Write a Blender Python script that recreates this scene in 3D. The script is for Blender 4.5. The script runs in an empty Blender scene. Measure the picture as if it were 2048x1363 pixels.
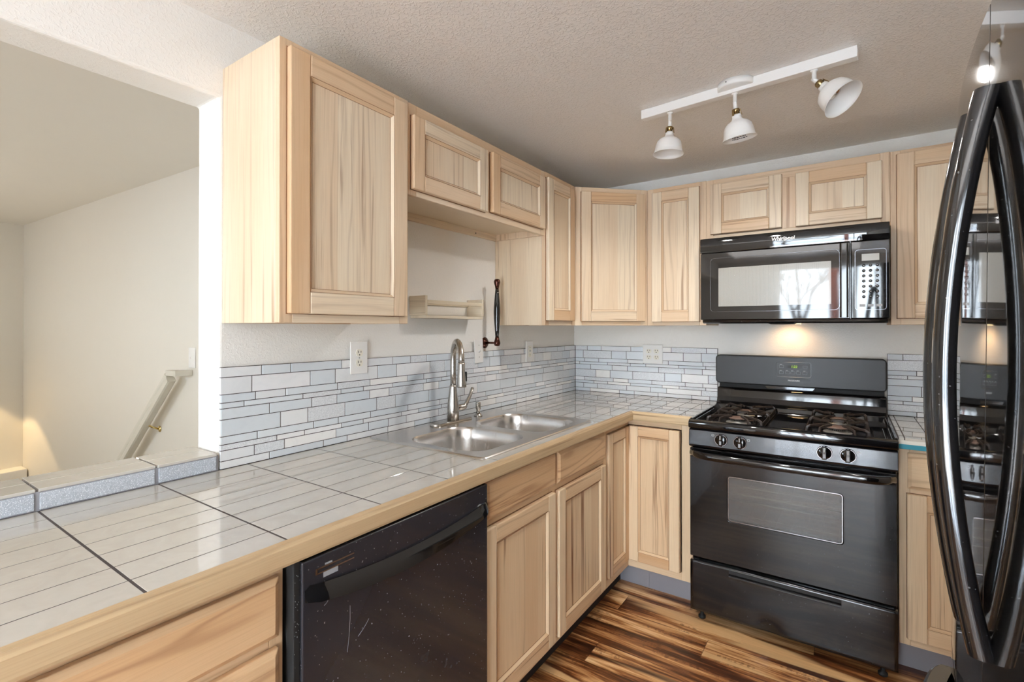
import bpy, bmesh, math, random
from mathutils import Vector, Matrix
from math import sin, cos, pi, radians

random.seed(7)
C = bpy.context.scene.collection
S = bpy.context.scene
V3 = Vector

# ------------------------------------------------------------------ camera
cam_d = bpy.data.cameras.new('camera')
cam = bpy.data.objects.new('camera', cam_d)
C.objects.link(cam)
cam.location = (1.5532, -3.1434, 1.3571)
cam.rotation_euler = (pi / 2 + 0.0047, 0, 0.621)
cam_d.sensor_width = 36
cam_d.lens = 997.48 / 2048 * 36
cam_d.shift_x = (1024 - 985.9) / 2048
cam_d.shift_y = (651.1 - 681.5) / 2048
cam_d.clip_start = 0.02
S.camera = cam

# ------------------------------------------------------------------ world, lights, exposure
w = bpy.data.worlds.new('world')
S.world = w
w.use_nodes = True
bg = w.node_tree.nodes['Background']
bg.inputs[0].default_value = (0.80, 0.90, 1.0, 1)
bg.inputs[1].default_value = 17.0


def area(name, loc, rot, sx, sy, power, col):
    l = bpy.data.lights.new(name, 'AREA')
    l.shape = 'RECTANGLE'
    l.size, l.size_y, l.energy, l.color = sx, sy, power, col
    o = bpy.data.objects.new(name, l)
    o.location, o.rotation_euler = loc, rot
    C.objects.link(o)
    return o


# bright overcast sky seen through the glass doors and the added hall window (outside the house)
area('daylight_patio', (1.6, -8.2, 4.2), (radians(52), 0, 0), 3.4, 3.4, 220, (0.93, 0.96, 1.0))
# added fill panels without fixtures, behind the camera and in the stair hall
area('dining_fill_light', (1.0, -4.4, 2.27), (0, 0, 0), 1.3, 1.0, 10, (1.0, 0.98, 0.96))

area('hall_fill_light', (-2.8, -4.4, 2.27), (0, 0, 0), 1.3, 1.0, 6, (1.0, 0.94, 0.88))
area('hall_upfill_light', (-2.8, -4.0, 0.35), (pi, 0, 0), 1.0, 1.0, 14, (1.0, 0.97, 0.94))  # added fill facing up to brighten the hall ceiling
area('dining_upfill_light', (1.3, -4.7, 0.8), (pi + radians(-22), 0, 0), 1.0, 0.8, 17, (1.0, 0.985, 0.97))  # added fill tilted up to brighten the kitchen ceiling


def spot(name, loc, rot, power, col, ang, blend, size):
    l = bpy.data.lights.new(name, 'SPOT')
    l.energy, l.color, l.spot_size, l.spot_blend, l.shadow_soft_size = power, col, ang, blend, size
    o = bpy.data.objects.new(name, l)
    o.location, o.rotation_euler = loc, rot
    C.objects.link(o)
    return o


spot('stair_lamp', (-4.3, -2.42, 1.02), (0, 0, 0), 19, (1.0, 0.72, 0.36), radians(97), 0.18, 0.02)
spot('hood_lamp', (1.30, -0.10, 1.372), (radians(24), 0, 0), 1.1, (1.0, 0.62, 0.30), radians(150), 0.9, 0.03)

# fill spots added at the three unlit track lamps to brighten the back
for lp, ld in (((0.943, -1.040, 2.062), (-0.05, -0.03, -1)), ((1.213, -1.046, 2.062), (0.10, 0.14, -1)), ((1.552, -1.135, 2.098), (0.58, -0.26, -0.72))):
    spot('track_fill_light', lp, tuple(V3(ld).to_track_quat('-Z', 'Y').to_euler()), 15 if ld[0] < .5 else 9, (1.0, 0.965, 0.92), radians(172), 1.0, 0.022)

S.view_settings.view_transform = 'Standard'
S.view_settings.look = 'None'
S.view_settings.gamma = 1
S.view_settings.use_curve_mapping = False
S.view_settings.exposure = 0.46
S.cycles.max_bounces = 10
S.cycles.diffuse_bounces = 6
S.cycles.glossy_bounces = 5
S.cycles.transmission_bounces = 6
S.cycles.transparent_max_bounces = 8
S.cycles.caustics_reflective = False
S.cycles.caustics_refractive = False
S.cycles.sample_clamp_indirect = 6
S.cycles.use_denoising = True


# ------------------------------------------------------------------ materials
def srgb(r, g, b):
    f = lambda c: (c / 255 / 12.92) if c / 255 <= 0.04045 else ((c / 255 + 0.055) / 1.055) ** 2.4
    return (f(r), f(g), f(b), 1)


class Mat:
    def __init__(s, name):
        s.m = bpy.data.materials.new(name)
        s.m.use_nodes = True
        s.t = s.m.node_tree
        s.b = s.t.nodes['Principled BSDF']
        s.out = s.t.nodes['Material Output']

    def n(s, typ, **kw):
        nd = s.t.nodes.new(typ)
        for k, v in kw.items():
            if k.startswith('i_'):
                key = k[2:]
                key = int(key) if key.isdigit() else key.replace('_', ' ')
                if isinstance(v, bpy.types.NodeSocket):
                    s.t.links.new(v, nd.inputs[key])
                else:
                    nd.inputs[key].default_value = v
            else:
                setattr(nd, k, v)
        return nd

    def set(s, **kw):
        for k, v in kw.items():
            key = k.replace('_', ' ')
            if isinstance(v, bpy.types.NodeSocket):
                s.t.links.new(v, s.b.inputs[key])
            else:
                s.b.inputs[key].default_value = v
        return s

    def math(s, op, a, b=None, c=None):
        nd = s.n('ShaderNodeMath', operation=op)
        for i, v in enumerate((a, b, c)):
            if v is None:
                continue
            if isinstance(v, bpy.types.NodeSocket):
                s.t.links.new(v, nd.inputs[i])
            else:
                nd.inputs[i].default_value = v
        return nd.outputs[0]

    def ramp(s, fac, stops, interp='LINEAR'):
        nd = s.n('ShaderNodeValToRGB', i_0=fac)
        cr = nd.color_ramp
        cr.interpolation = interp
        while len(cr.elements) < len(stops):
            cr.elements.new(0.5)
        for e, (p, c) in zip(cr.elements, stops):
            e.position = p
            e.color = c if len(c) == 4 else (*c, 1)
        return nd.outputs[0]

    def mix(s, fac, a, b, blend='MIX'):
        nd = s.n('ShaderNodeMix', data_type='RGBA', blend_type=blend)
        for i, v in ((0, fac), (6, a), (7, b)):
            if isinstance(v, bpy.types.NodeSocket):
                s.t.links.new(v, nd.inputs[i])
            else:
                nd.inputs[i].default_value = v
        return nd.outputs[2]

    def noise(s, vec, scale, detail=2.0, rough=0.5, dist=0.0):
        return s.n('ShaderNodeTexNoise', i_Vector=vec, i_Scale=scale, i_Detail=detail, i_Roughness=rough, i_Distortion=dist).outputs[0]

    def pos(s):
        return s.n('ShaderNodeTexCoord').outputs['Object']

    def bump(s, h, strength, dist=0.01):
        nd = s.n('ShaderNodeBump', i_Height=h, i_Strength=strength, i_Distance=dist)
        s.set(Normal=nd.outputs[0])
        return s


def simple(name, col, rough=0.5, metal=0.0, coat=0.0, bump=None, spec=0.5):
    m = Mat(name)
    p = m.pos()
    v = m.noise(p, 9, 3)
    c = m.mix(m.math('MULTIPLY', v, 0.10), col, tuple(x * 0.8 for x in col[:3]) + (1,))
    m.set(Base_Color=c, Roughness=rough, Metallic=metal, Coat_Weight=coat, Specular_IOR_Level=spec)
    if bump:
        m.bump(m.noise(p, bump[0], 3), bump[1], bump[2])
    return m.m


def wood_mat(name, pale, mid, dark, streak=1.0, rough=0.38, rings=(230, 24, 0.50, 0.66, 0.28)):
    m = Mat(name)
    uv = m.n('ShaderNodeUVMap', uv_map='grain').outputs[0]
    at = m.n('ShaderNodeAttribute', attribute_name='tone').outputs['Fac']
    sx = m.n('ShaderNodeSeparateXYZ', i_0=uv)
    u, v = sx.outputs[0], sx.outputs[1]

    def vec(a, b, off=0.0):
        return m.n('ShaderNodeCombineXYZ', i_0=m.math('MULTIPLY', u, a), i_1=m.math('MULTIPLY', v, b), i_2=off).outputs[0]
    warp = m.noise(vec(1.1, 7), 1.0, 2)
    broad = m.noise(vec(0.9, 10, 3.0), 1.0, 3, 0.5)
    fine = m.noise(vec(5, 260, 5.0), 1.0, 3, 0.6)
    # cathedral rings
    ring = m.math('SINE', m.math('ADD', m.math('MULTIPLY', v, rings[0]), m.math('MULTIPLY', warp, rings[1])))
    ring = m.math('POWER', m.math('MULTIPLY_ADD', ring, 0.5, 0.5), 5.0)
    ringmask = m.math('MULTIPLY', ring, m.ramp(m.noise(vec(0.8, 6, 9.0), 1.0, 1), [(rings[2], (0, 0, 0)), (rings[3], (1, 1, 1))]))
    # mineral streaks, following the grain
    st = m.noise(vec(1.2, 42, 11.0), 1.0, 4, 0.6, 0.4)
    stm = m.ramp(st, [(0.545, (0, 0, 0)), (0.66, (1, 1, 1))])
    pocket = m.ramp(m.noise(vec(0.7, 3.0, 17.0), 1.0, 1), [(0.47, (0, 0, 0)), (0.60, (1, 1, 1))])
    stm = m.math('MULTIPLY', stm, pocket)
    t0 = m.math('MULTIPLY_ADD', at, 0.95, m.math('MULTIPLY_ADD', broad, 0.8, -0.50))
    c = m.mix(m.ramp(t0, [(0.0, (0, 0, 0)), (1.0, (1, 1, 1))]), pale, mid)
    c = m.mix(m.math('MULTIPLY', ringmask, rings[4]), c, dark)
    c = m.mix(m.math('MULTIPLY', m.ramp(fine, [(0.45, (0, 0, 0)), (0.75, (1, 1, 1))]), 0.16), c, dark)
    c = m.mix(m.math('MULTIPLY', stm, 0.75 * streak), c, dark)
    m.set(Base_Color=c, Roughness=rough, Specular_IOR_Level=0.4)
    m.bump(fine, 0.06, 0.002)
    return m.m


M = {}
M['wood'] = wood_mat('hickory_wood', srgb(226, 209, 183), srgb(202, 164, 124), srgb(128, 84, 50), 0.9)
M['wood_base'] = wood_mat('hickory_base_wood', srgb(226, 202, 168), srgb(200, 156, 112), srgb(122, 76, 44), 1.3)
M['wood_slab'] = wood_mat('figured_drawer_wood', srgb(224, 198, 162), srgb(196, 150, 104), srgb(128, 82, 50), 1.4, 0.34, (70, 46, 0.30, 0.50, 0.42))
M['wood_edge'] = wood_mat('counter_edge_wood', srgb(202, 178, 142), srgb(176, 144, 106), srgb(112, 82, 54), 1.2)
M['wood_grey'] = wood_mat('weathered_birch', srgb(222, 210, 188), srgb(204, 188, 160), srgb(132, 112, 84), 0.6, 0.6)
M['cab_in'] = simple('cabinet_underside', srgb(226, 208, 182), 0.5)


def paint(name, col, sc, strength, d):
    m = Mat(name)
    p = m.pos()
    a = m.noise(p, sc, 2, 0.5)
    b = m.ramp(m.noise(p, sc * 0.55, 2, 0.5, 0.6), [(0.50, (0, 0, 0)), (0.62, (1, 1, 1))])
    h = m.math('ADD', m.math('MULTIPLY', a, 0.4), b)
    m.set(Base_Color=col, Roughness=0.6, Specular_IOR_Level=0.3)
    m.bump(h, strength, d)
    return m.m


M['wall'] = paint('wall_paint', srgb(238, 236, 231), 210, 0.25, 0.002)
M['hall_wall'] = simple('hall_paint', srgb(228, 223, 213), 0.55)
M['ceil'] = paint('ceiling_paint', srgb(240, 237, 233), 190, 0.45, 0.003)
M['white_trim'] = simple('white_trim_paint', srgb(236, 234, 228), 0.35)
M['white_plastic'] = simple('white_plastic', srgb(240, 239, 236), 0.25)
M['cream_plastic'] = simple('cream_plastic', srgb(236, 232, 218), 0.3)
M['white_metal'] = simple('white_enamel', srgb(244, 243, 240), 0.3)
M['dark'] = simple('dark_slot', srgb(24, 22, 22), 0.6)
M['grout'] = simple('grey_grout', srgb(74, 68, 68), 0.85, bump=(300, 0.3, 0.002))
M['grout_light'] = simple('light_grout', srgb(150, 150, 156), 0.85)


def tile_mat():
    m = Mat('porcelain_tile')
    p = m.pos()
    at = m.n('ShaderNodeAttribute', attribute_name='tone').outputs['Fac']
    cl = m.noise(p, 14, 4, 0.6, 1.5)
    t = m.math('ADD', m.math('MULTIPLY', at, 0.06), m.math('MULTIPLY', cl, 0.7))
    c = m.ramp(t, [(0.2, srgb(206, 203, 196)), (0.8, srgb(190, 185, 177))])
    m.set(Base_Color=c, Roughness=0.05, Specular_IOR_Level=0.6, Coat_Weight=1.0, Coat_Roughness=0.02, Coat_IOR=1.6)
    m.bump(m.noise(p, 18, 1), 0.02, 0.001)
    return m.m


M['tile'] = tile_mat()


def mosaic(name, c1, c2, rough, bump=None, coat=0.0):
    m = Mat(name)
    p = m.pos()
    at = m.n('ShaderNodeAttribute', attribute_name='tone').outputs['Fac']
    c = m.mix(at, c1, c2)
    if bump:
        n = m.noise(p, bump[0], 3, 0.7)
        c = m.mix(m.ramp(n, [(0.35, (0, 0, 0)), (0.75, (1, 1, 1))]), tuple(x * 0.85 for x in c1[:3]) + (1,), c)
        c = m.mix(m.ramp(m.noise(p, 420, 2), [(0.56, (0, 0, 0)), (0.66, (1, 1, 1))]), c, srgb(240, 243, 248))
        m.bump(n, bump[1], bump[2])
    else:
        v = m.ramp(m.noise(p, 16, 4, 0.6, 2.0), [(0.5, (0, 0, 0)), (0.75, (1, 1, 1))])
        c = m.mix(m.math('MULTIPLY', v, 0.10), c, srgb(160, 165, 172))
    m.set(Base_Color=c, Roughness=rough, Coat_Weight=coat, Coat_Roughness=0.04)
    return m.m


M['glass_tile'] = mosaic('glass_mosaic', srgb(213, 220, 227), srgb(224, 230, 235), 0.12, coat=0.6)
M['glass_edge'] = mosaic('glass_mosaic_bevel', srgb(222, 231, 237), srgb(230, 238, 242), 0.08, coat=0.6)
M['marble_tile'] = mosaic('marble_mosaic', srgb(236, 237, 240), srgb(242, 241, 239), 0.25)
M['stone_tile'] = mosaic('crackled_mosaic', srgb(222, 226, 231), srgb(236, 238, 240), 0.25, bump=(170, 0.5, 0.002))
M['face_tile'] = mosaic('frosted_edge_tile', srgb(186, 194, 205), srgb(200, 206, 214), 0.25, bump=(170, 0.5, 0.002))
M['grey_tile'] = mosaic('grey_mosaic', srgb(223, 226, 230), srgb(230, 232, 234), 0.2)


def floor_mat():
    m = Mat('acacia_laminate')
    p = m.pos()
    sx = m.n('ShaderNodeSeparateXYZ', i_0=p)
    x, y = sx.outputs[0], sx.outputs[1]
    PW, PL = 0.146, 1.2
    yy = m.math('DIVIDE', m.math('ADD', y, 1.119), PW)
    row = m.math('FLOOR', yy)
    fr = m.math('FRACT', yy)
    ro = m.n('ShaderNodeTexWhiteNoise', noise_dimensions='1D', i_W=row).outputs[0]
    # the plank with its end joint at x = 0.667 fixes the offset of row -1
    xx = m.math('DIVIDE', m.math('ADD', x, m.math('MULTIPLY', m.math('ADD', row, 1.0), 0.41)), PL)
    xx = m.math('ADD', xx, -0.667 / PL)
    col = m.math('FLOOR', xx)
    fx = m.math('FRACT', xx)
    cid = m.n('ShaderNodeCombineXYZ', i_0=row, i_1=col).outputs[0]
    rnd = m.n('ShaderNodeTexWhiteNoise', noise_dimensions='2D', i_Vector=cid).outputs[0]
    off = m.math('MULTIPLY', rnd, 40)

    def vec(a, b, o):
        return m.n('ShaderNodeCombineXYZ', i_0=m.math('MULTIPLY', x, a), i_1=m.math('MULTIPLY', y, b), i_2=m.math('ADD', off, o)).outputs[0]
    broad = m.noise(vec(1.3, 11, 0), 1.0, 4, 0.55, 0.8)
    fine = m.noise(vec(5, 90, 3), 1.0, 4, 0.65)
    saw = m.noise(vec(60, 26, 6), 1.0, 2, 0.7)
    t = m.math('ADD', m.math('MULTIPLY', broad, 0.72), m.math('MULTIPLY', fine, 0.28))
    c = m.ramp(t, [(0.38, srgb(48, 24, 12)), (0.455, srgb(98, 54, 28)), (0.50, srgb(152, 98, 56)), (0.55, srgb(202, 152, 100)), (0.63, srgb(238, 200, 152))])
    chat = m.ramp(m.math('MULTIPLY', saw, m.ramp(m.noise(vec(3, 14, 9), 1.0, 2), [(0.5, (0, 0, 0)), (0.6, (1, 1, 1))])), [(0.45, (0, 0, 0)), (0.6, (1, 1, 1))])
    c = m.mix(m.math('MULTIPLY', chat, 0.5), c, srgb(70, 38, 20))
    # narrow pale sapwood bands
    sap = m.ramp(m.noise(vec(0.55, 9.5, 20), 1.0, 2, 0.4), [(0.60, (0, 0, 0)), (0.635, (1, 1, 1))])
    c = m.mix(m.math('MULTIPLY', sap, 0.8), c, srgb(222, 180, 128))
    seam = m.math('MAXIMUM', m.math('LESS_THAN', fr, 0.012), m.math('LESS_THAN', fx, 0.0018))
    c = m.mix(m.math('MULTIPLY', seam, 0.7), c, srgb(40, 22, 12))
    m.set(Base_Color=c, Roughness=0.32)
    m.bump(m.math('SUBTRACT', fine, seam), 0.08, 0.002)
    return m.m


M['floor'] = floor_mat()
M['carpet'] = simple('hall_carpet', srgb(190, 178, 158), 0.95, bump=(500, 0.6, 0.004))


def black(name, col, rough, coat=0.0, dust=0.0, wave=0.0):
    m = Mat(name)
    p = m.pos()
    c = col
    if dust:
        d = m.ramp(m.noise(p, 180, 1, 0.4), [(0.755, (0, 0, 0)), (0.775, (1, 1, 1))])
        c = m.mix(m.math('MULTIPLY', d, dust), col, srgb(150, 150, 150))
        sm = m.noise(p, 5, 4, 0.6)
        m.set(Roughness=m.math('MULTIPLY_ADD', sm, 0.12, rough - 0.05))
    else:
        m.set(Roughness=rough)
    m.set(Base_Color=c, Coat_Weight=coat, Coat_Roughness=0.03)
    if wave:
        m.bump(m.noise(p, 6, 1), wave, 0.01)
    return m.m


M['blk_gloss'] = black('gloss_black_enamel', srgb(14, 14, 16), 0.06, 0.5)
M['blk_glass'] = black('black_appliance_glass', srgb(17, 17, 18), 0.04, 0.6, wave=0.05)
M['blk_satin'] = black('satin_black_enamel', srgb(13, 13, 15), 0.16, 0.3, 0.4)
M['blk_panel'] = black('brushed_black_panel', srgb(24, 24, 27), 0.25, 0.2)
M['blk_dw'] = black('scratched_black_door', srgb(40, 40, 45), 0.25, 0.2, 0.8)
M['blk_matte'] = black('matte_black_iron', srgb(30, 27, 25), 0.55)
M['iron'] = black('cast_iron_brown', srgb(52, 42, 36), 0.42)
M['blk_rubber'] = black('black_rubber', srgb(20, 20, 20), 0.7)
M['blk_fridge'] = black('fridge_gloss_black', srgb(26, 26, 26), 0.05, 0.8)
M['blk_handle'] = black('fridge_handle_black', srgb(18, 18, 20), 0.10, 0.7, 0.4)
M['blk_guard'] = black('matte_black_backguard', srgb(30, 29, 28), 0.42)
M['glaze'] = simple('brown_glaze_shade_line', srgb(128, 88, 56), 0.5)  # stain lines on panels, also painted shadow lines around the doors
M['rack'] = simple('bright_rack_wire', srgb(230, 228, 220), 0.35)
M['mw_mesh'] = black('microwave_screen', srgb(150, 148, 142), 0.16, 1.0)
M['kick_grey'] = simple('grey_vinyl_base', srgb(138, 136, 142), 0.5)
M['kick_black'] = simple('black_toe_kick', srgb(34, 32, 34), 0.5)
M['burner_cap'] = simple('burner_cap_enamel', srgb(120, 96, 84), 0.4)
M['alu'] = simple('cast_aluminium', srgb(190, 188, 184), 0.35, 0.8)
M['chrome'] = simple('chrome', srgb(225, 225, 225), 0.12, 1.0)
M['brass'] = simple('aged_brass', srgb(150, 128, 88), 0.25, 1.0)
M['brass_pale'] = simple('polished_brass', srgb(220, 200, 140), 0.2, 1.0)
M['bronze'] = simple('oiled_bronze', srgb(78, 44, 34), 0.25, 0.7)
M['txt'] = simple('white_print', srgb(225, 225, 225), 0.5)
M['txt_grey'] = simple('grey_print', srgb(150, 152, 155), 0.5)
M['txt_dark'] = simple('dark_print', srgb(40, 40, 40), 0.5)
M['teal'] = simple('teal_tape', srgb(44, 140, 160), 0.5)
M['raw'] = simple('white_mortar', srgb(232, 230, 222), 0.8, bump=(120, 0.4, 0.003))
M['mw_trim'] = simple('dark_chrome_line', srgb(120, 120, 124), 0.2, 1.0)
M['groove'] = simple('chrome_line', srgb(190, 190, 195), 0.15, 1.0)
M['snow'] = simple('snow', srgb(236, 240, 248), 0.8, bump=(3, 0.3, 0.05))
M['bark'] = simple('tree_bark', srgb(70, 58, 50), 0.9)
M['post'] = simple('stained_post', srgb(150, 84, 62), 0.7)
M['handrail'] = simple('handrail_paint', srgb(216, 212, 200), 0.3)


def steel(name, aniso_scale, rough=0.24, col=srgb(222, 220, 218)):
    m = Mat(name)
    p = m.pos()
    mp = m.n('ShaderNodeMapping', i_Vector=p)
    mp.inputs['Scale'].default_value = aniso_scale
    n = m.noise(mp.outputs[0], 1.0, 3, 0.6)
    m.set(Base_Color=col, Metallic=1.0, Roughness=m.math('MULTIPLY_ADD', n, 0.12, rough - 0.06))
    m.bump(n, 0.03, 0.001)
    return m.m


M['steel'] = steel('brushed_steel', (300, 12, 12), 0.25)
M['nickel'] = steel('brushed_nickel', (40, 40, 400), 0.24, srgb(186, 182, 176))


def glow(name, col, s):
    m = Mat(name)
    m.set(Base_Color=(0.01, 0.01, 0.01, 1), Emission_Color=col, Emission_Strength=s)
    return m.m


M['green_led'] = glow('green_clock_digits', srgb(170, 210, 60), 0.9)
M['hood_glow'] = glow('warm_hood_bulb', (1.0, 0.75, 0.4, 1), 2.0)


def thin_glass(name, tint, haze=0.0, hazecol=(0.5, 0.5, 0.5, 1)):
    m = Mat(name)
    tr = m.n('ShaderNodeBsdfTransparent', i_Color=tint)
    gl = m.n('ShaderNodeBsdfGlossy', i_Roughness=0.02, i_Color=(1, 1, 1, 1))
    fr = m.n('ShaderNodeFresnel', i_IOR=1.45)
    a = m.n('ShaderNodeMixShader', i_0=fr.outputs[0])
    if haze:
        d = m.n('ShaderNodeBsdfDiffuse', i_Color=hazecol)
        h = m.n('ShaderNodeMixShader', i_0=haze)
        m.t.links.new(tr.outputs[0], h.inputs[1])
        m.t.links.new(d.outputs[0], h.inputs[2])
        m.t.links.new(h.outputs[0], a.inputs[1])
    else:
        m.t.links.new(tr.outputs[0], a.inputs[1])
    m.t.links.new(gl.outputs[0], a.inputs[2])
    m.t.links.new(a.outputs[0], m.out.inputs[0])
    return m.m


M['window_glass'] = thin_glass('window_glass', (0.97, 0.98, 0.98, 1))
M['oven_glass'] = thin_glass('oven_glass', (0.75, 0.75, 0.74, 1), 0.34, srgb(150, 148, 146))
M['oven_in'] = simple('oven_enamel', srgb(190, 188, 184), 0.5)


# ------------------------------------------------------------------ mesh builder
class MB:
    def __init__(s):
        s.v, s.f, s.m, s.uv, s.tone, s.sm = [], [], [], [], [], []
        s.mats = []
        s.F = Matrix.Identity(4)

    def frame(s, o=(0, 0, 0), u=(1, 0, 0), v=(0, 0, 1), n=None):
        """local x -> u, local y -> n, local z -> v"""
        u, v = V3(u).normalized(), V3(v).normalized()
        n = V3(n).normalized() if n is not None else v.cross(u)
        m = Matrix((u, n, v)).transposed().to_4x4()
        m.translation = V3(o)
        s.F = m
        return s

    def mi(s, mat):
        if mat not in s.mats:
            s.mats.append(mat)
        return s.mats.index(mat)

    def add(s, verts, faces, mat, grain=(0, 0, 1), tone=None, smooth=False):
        F = s.F
        base = len(s.v)
        P = [F @ V3(p) for p in verts]
        s.v += P
        g = (F.to_3x3() @ V3(grain)).normalized()
        tone = random.random() if tone is None else tone
        du, dv = random.uniform(0, 30), random.uniform(0, 30)
        mi = s.mi(mat)
        for f in faces:
            pts = [P[i] for i in f]
            nrm = V3((0, 0, 0))
            for i in range(len(pts)):
                a, b = pts[i], pts[(i + 1) % len(pts)]
                nrm += a.cross(b)
            nrm = nrm.normalized() if nrm.length > 1e-12 else V3((0, 0, 1))
            ac = nrm.cross(g)
            if ac.length < 0.3:
                ac = V3((1, 0, 0)) if abs(g.x) < 0.7 else V3((0, 1, 0))
            ac.normalize()
            s.f.append([base + i for i in f])
            s.m.append(mi)
            s.uv.append([(q.dot(g) + du, q.dot(ac) + dv) for q in pts])
            s.tone.append(tone)
            s.sm.append(smooth)
        return s

    def box(s, x0, x1, y0, y1, z0, z1, mat, grain=(0, 0, 1), tone=None):
        x0, x1 = min(x0, x1), max(x0, x1)
        y0, y1 = min(y0, y1), max(y0, y1)
        z0, z1 = min(z0, z1), max(z0, z1)
        vs = [(x0, y0, z0), (x1, y0, z0), (x1, y1, z0), (x0, y1, z0), (x0, y0, z1), (x1, y0, z1), (x1, y1, z1), (x0, y1, z1)]
        fs = [(0, 3, 2, 1), (4, 5, 6, 7), (0, 1, 5, 4), (1, 2, 6, 5), (2, 3, 7, 6), (3, 0, 4, 7)]
        return s.add(vs, fs, mat, grain, tone)

    def prism(s, pts, a0, a1, axis, mat, grain=None, tone=None, smooth=False):
        """extrude a closed 2-D outline along an axis ('x','y','z')"""
        def mk(p, a):
            return {'x': (a, p[0], p[1]), 'y': (p[0], a, p[1]), 'z': (p[0], p[1], a)}[axis]
        n = len(pts)
        vs = [mk(p, a0) for p in pts] + [mk(p, a1) for p in pts]
        fs = [[(i + 1) % n, i, n + i, n + (i + 1) % n] for i in range(n)]
        g = grain or {'x': (1, 0, 0), 'y': (0, 1, 0), 'z': (0, 0, 1)}[axis]
        s.add(vs, fs + [list(range(n)), list(range(2 * n - 1, n - 1, -1))], mat, g, tone, smooth)
        return s

    def cyl(s, c, r, h, axis, mat, seg=24, r2=None, smooth=True, tone=None):
        r2 = r if r2 is None else r2
        return s.lathe([(0, 0), (r, 0), (r2, h), (0, h)], c, axis, mat, seg, sharp=True)

    def lathe(s, prof, c, axis, mat, seg=28, sharp=False, close=False):
        """prof: (radius, height along axis) list; axis a vector or 'x','y','z'"""
        ax = {'x': (1, 0, 0), 'y': (0, 1, 0), 'z': (0, 0, 1)}.get(axis, axis) if isinstance(axis, str) else axis
        ax = V3(ax).normalized()
        t = V3((0, 0, 1)) if abs(ax.z) < 0.9 else V3((1, 0, 0))
        a = ax.cross(t).normalized()
        b = ax.cross(a)
        c = V3(c)
        vs, rings = [], []
        for r, h in prof:
            if r < 1e-6:
                vs.append(c + ax * h)
                rings.append([len(vs) - 1])
            else:
                st = len(vs)
                for k in range(seg):
                    q = 2 * pi * k / seg
                    vs.append(c + ax * h + a * (r * cos(q)) + b * (r * sin(q)))
                rings.append(list(range(st, st + seg)))
        fs = []
        for A, B in zip(rings, rings[1:]):
            if len(A) == 1 and len(B) == 1:
                continue
            for k in range(seg):
                k2 = (k + 1) % seg
                if len(A) == 1:
                    fs.append((A[0], B[k], B[k2]))
                elif len(B) == 1:
                    fs.append((A[k], B[0], A[k2]))
                else:
                    fs.append((A[k], B[k], B[k2], A[k2]))
        return s.add(vs, fs, mat, tuple(ax), None, True)

    def tube(s, path, r, mat, seg=10, rx=None, caps=True, up=None):
        """round or elliptical tube; r, rx may be lists. rx = radius across 'up'"""
        path = [V3(p) for p in path]
        n = len(path)
        R = r if isinstance(r, (list, tuple)) else [r] * n
        RX = rx if isinstance(rx, (list, tuple)) else ([rx] * n if rx else R)
        vs = []
        prev = None
        for i, p in enumerate(path):
            t = (path[min(i + 1, n - 1)] - path[max(i - 1, 0)]).normalized()
            if up is not None:
                b = V3(up)
            elif prev is None:
                b = V3((0, 0, 1)) if abs(t.z) < 0.9 else V3((1, 0, 0))
            else:
                b = prev
            a = t.cross(b).normalized()
            b = a.cross(t).normalized()
            prev = b
            for k in range(seg):
                q = 2 * pi * k / seg
                vs.append(p + a * (RX[i] * cos(q)) + b * (R[i] * sin(q)))
        fs = []
        for i in range(n - 1):
            for k in range(seg):
                k2 = (k + 1) % seg
                fs.append((i * seg + k, (i + 1) * seg + k, (i + 1) * seg + k2, i * seg + k2))
        if caps:
            fs.append(tuple(range(seg)))
            fs.append(tuple(reversed(range((n - 1) * seg, n * seg))))
        return s.add(vs, fs, mat, (0, 0, 1), None, True)

    def bar(s, path, w, h, mat, up=(0, 0, 1)):
        """rectangular section bar along a path"""
        path = [V3(p) for p in path]
        n = len(path)
        vs = []
        for i, p in enumerate(path):
            t = (path[min(i + 1, n - 1)] - path[max(i - 1, 0)]).normalized()
            a = t.cross(V3(up)).normalized()
            b = a.cross(t).normalized()
            vs += [p + a * w / 2 + b * h / 2, p - a * w / 2 + b * h / 2, p - a * w / 2 - b * h / 2, p + a * w / 2 - b * h / 2]
        fs = [(0, 1, 2, 3), tuple(4 * (n - 1) + k for k in (3, 2, 1, 0))]
        for i in range(n - 1):
            for k in range(4):
                k2 = (k + 1) % 4
                fs.append((4 * i + k, 4 * (i + 1) + k, 4 * (i + 1) + k2, 4 * i + k2))
        return s.add(vs, fs, mat, (0, 0, 1), None, False)

    def build(s, name, parent=None, bevel=0.0, seg=2, sub=0, loc=None):
        me = bpy.data.meshes.new(name)
        org = V3((0, 0, 0))
        if loc is not None:
            org = V3(loc)
        inv = parent['_w'] if parent is not None else Matrix.Translation(org).inverted()
        me.from_pydata([inv @ V3(p) for p in s.v] if parent is None or not parent.get('_local') else [V3(p) for p in s.v], [], s.f)
        for mt in s.mats:
            me.materials.append(M[mt])
        uvl = me.uv_layers.new(name='grain')
        at = me.attributes.new('tone', 'FLOAT', 'FACE')
        k = 0
        for i, p in enumerate(me.polygons):
            p.material_index = s.m[i]
            p.use_smooth = s.sm[i]
            at.data[i].value = s.tone[i]
            for j, li in enumerate(p.loop_indices):
                uvl.data[li].uv = s.uv[i][j]
        bm = bmesh.new()
        bm.from_mesh(me)
        bmesh.ops.recalc_face_normals(bm, faces=bm.faces)
        bm.to_mesh(me)
        bm.free()
        o = bpy.data.objects.new(name, me)
        C.objects.link(o)
        if parent is not None:
            o.parent = parent['o']
        else:
            o.location = org
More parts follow.
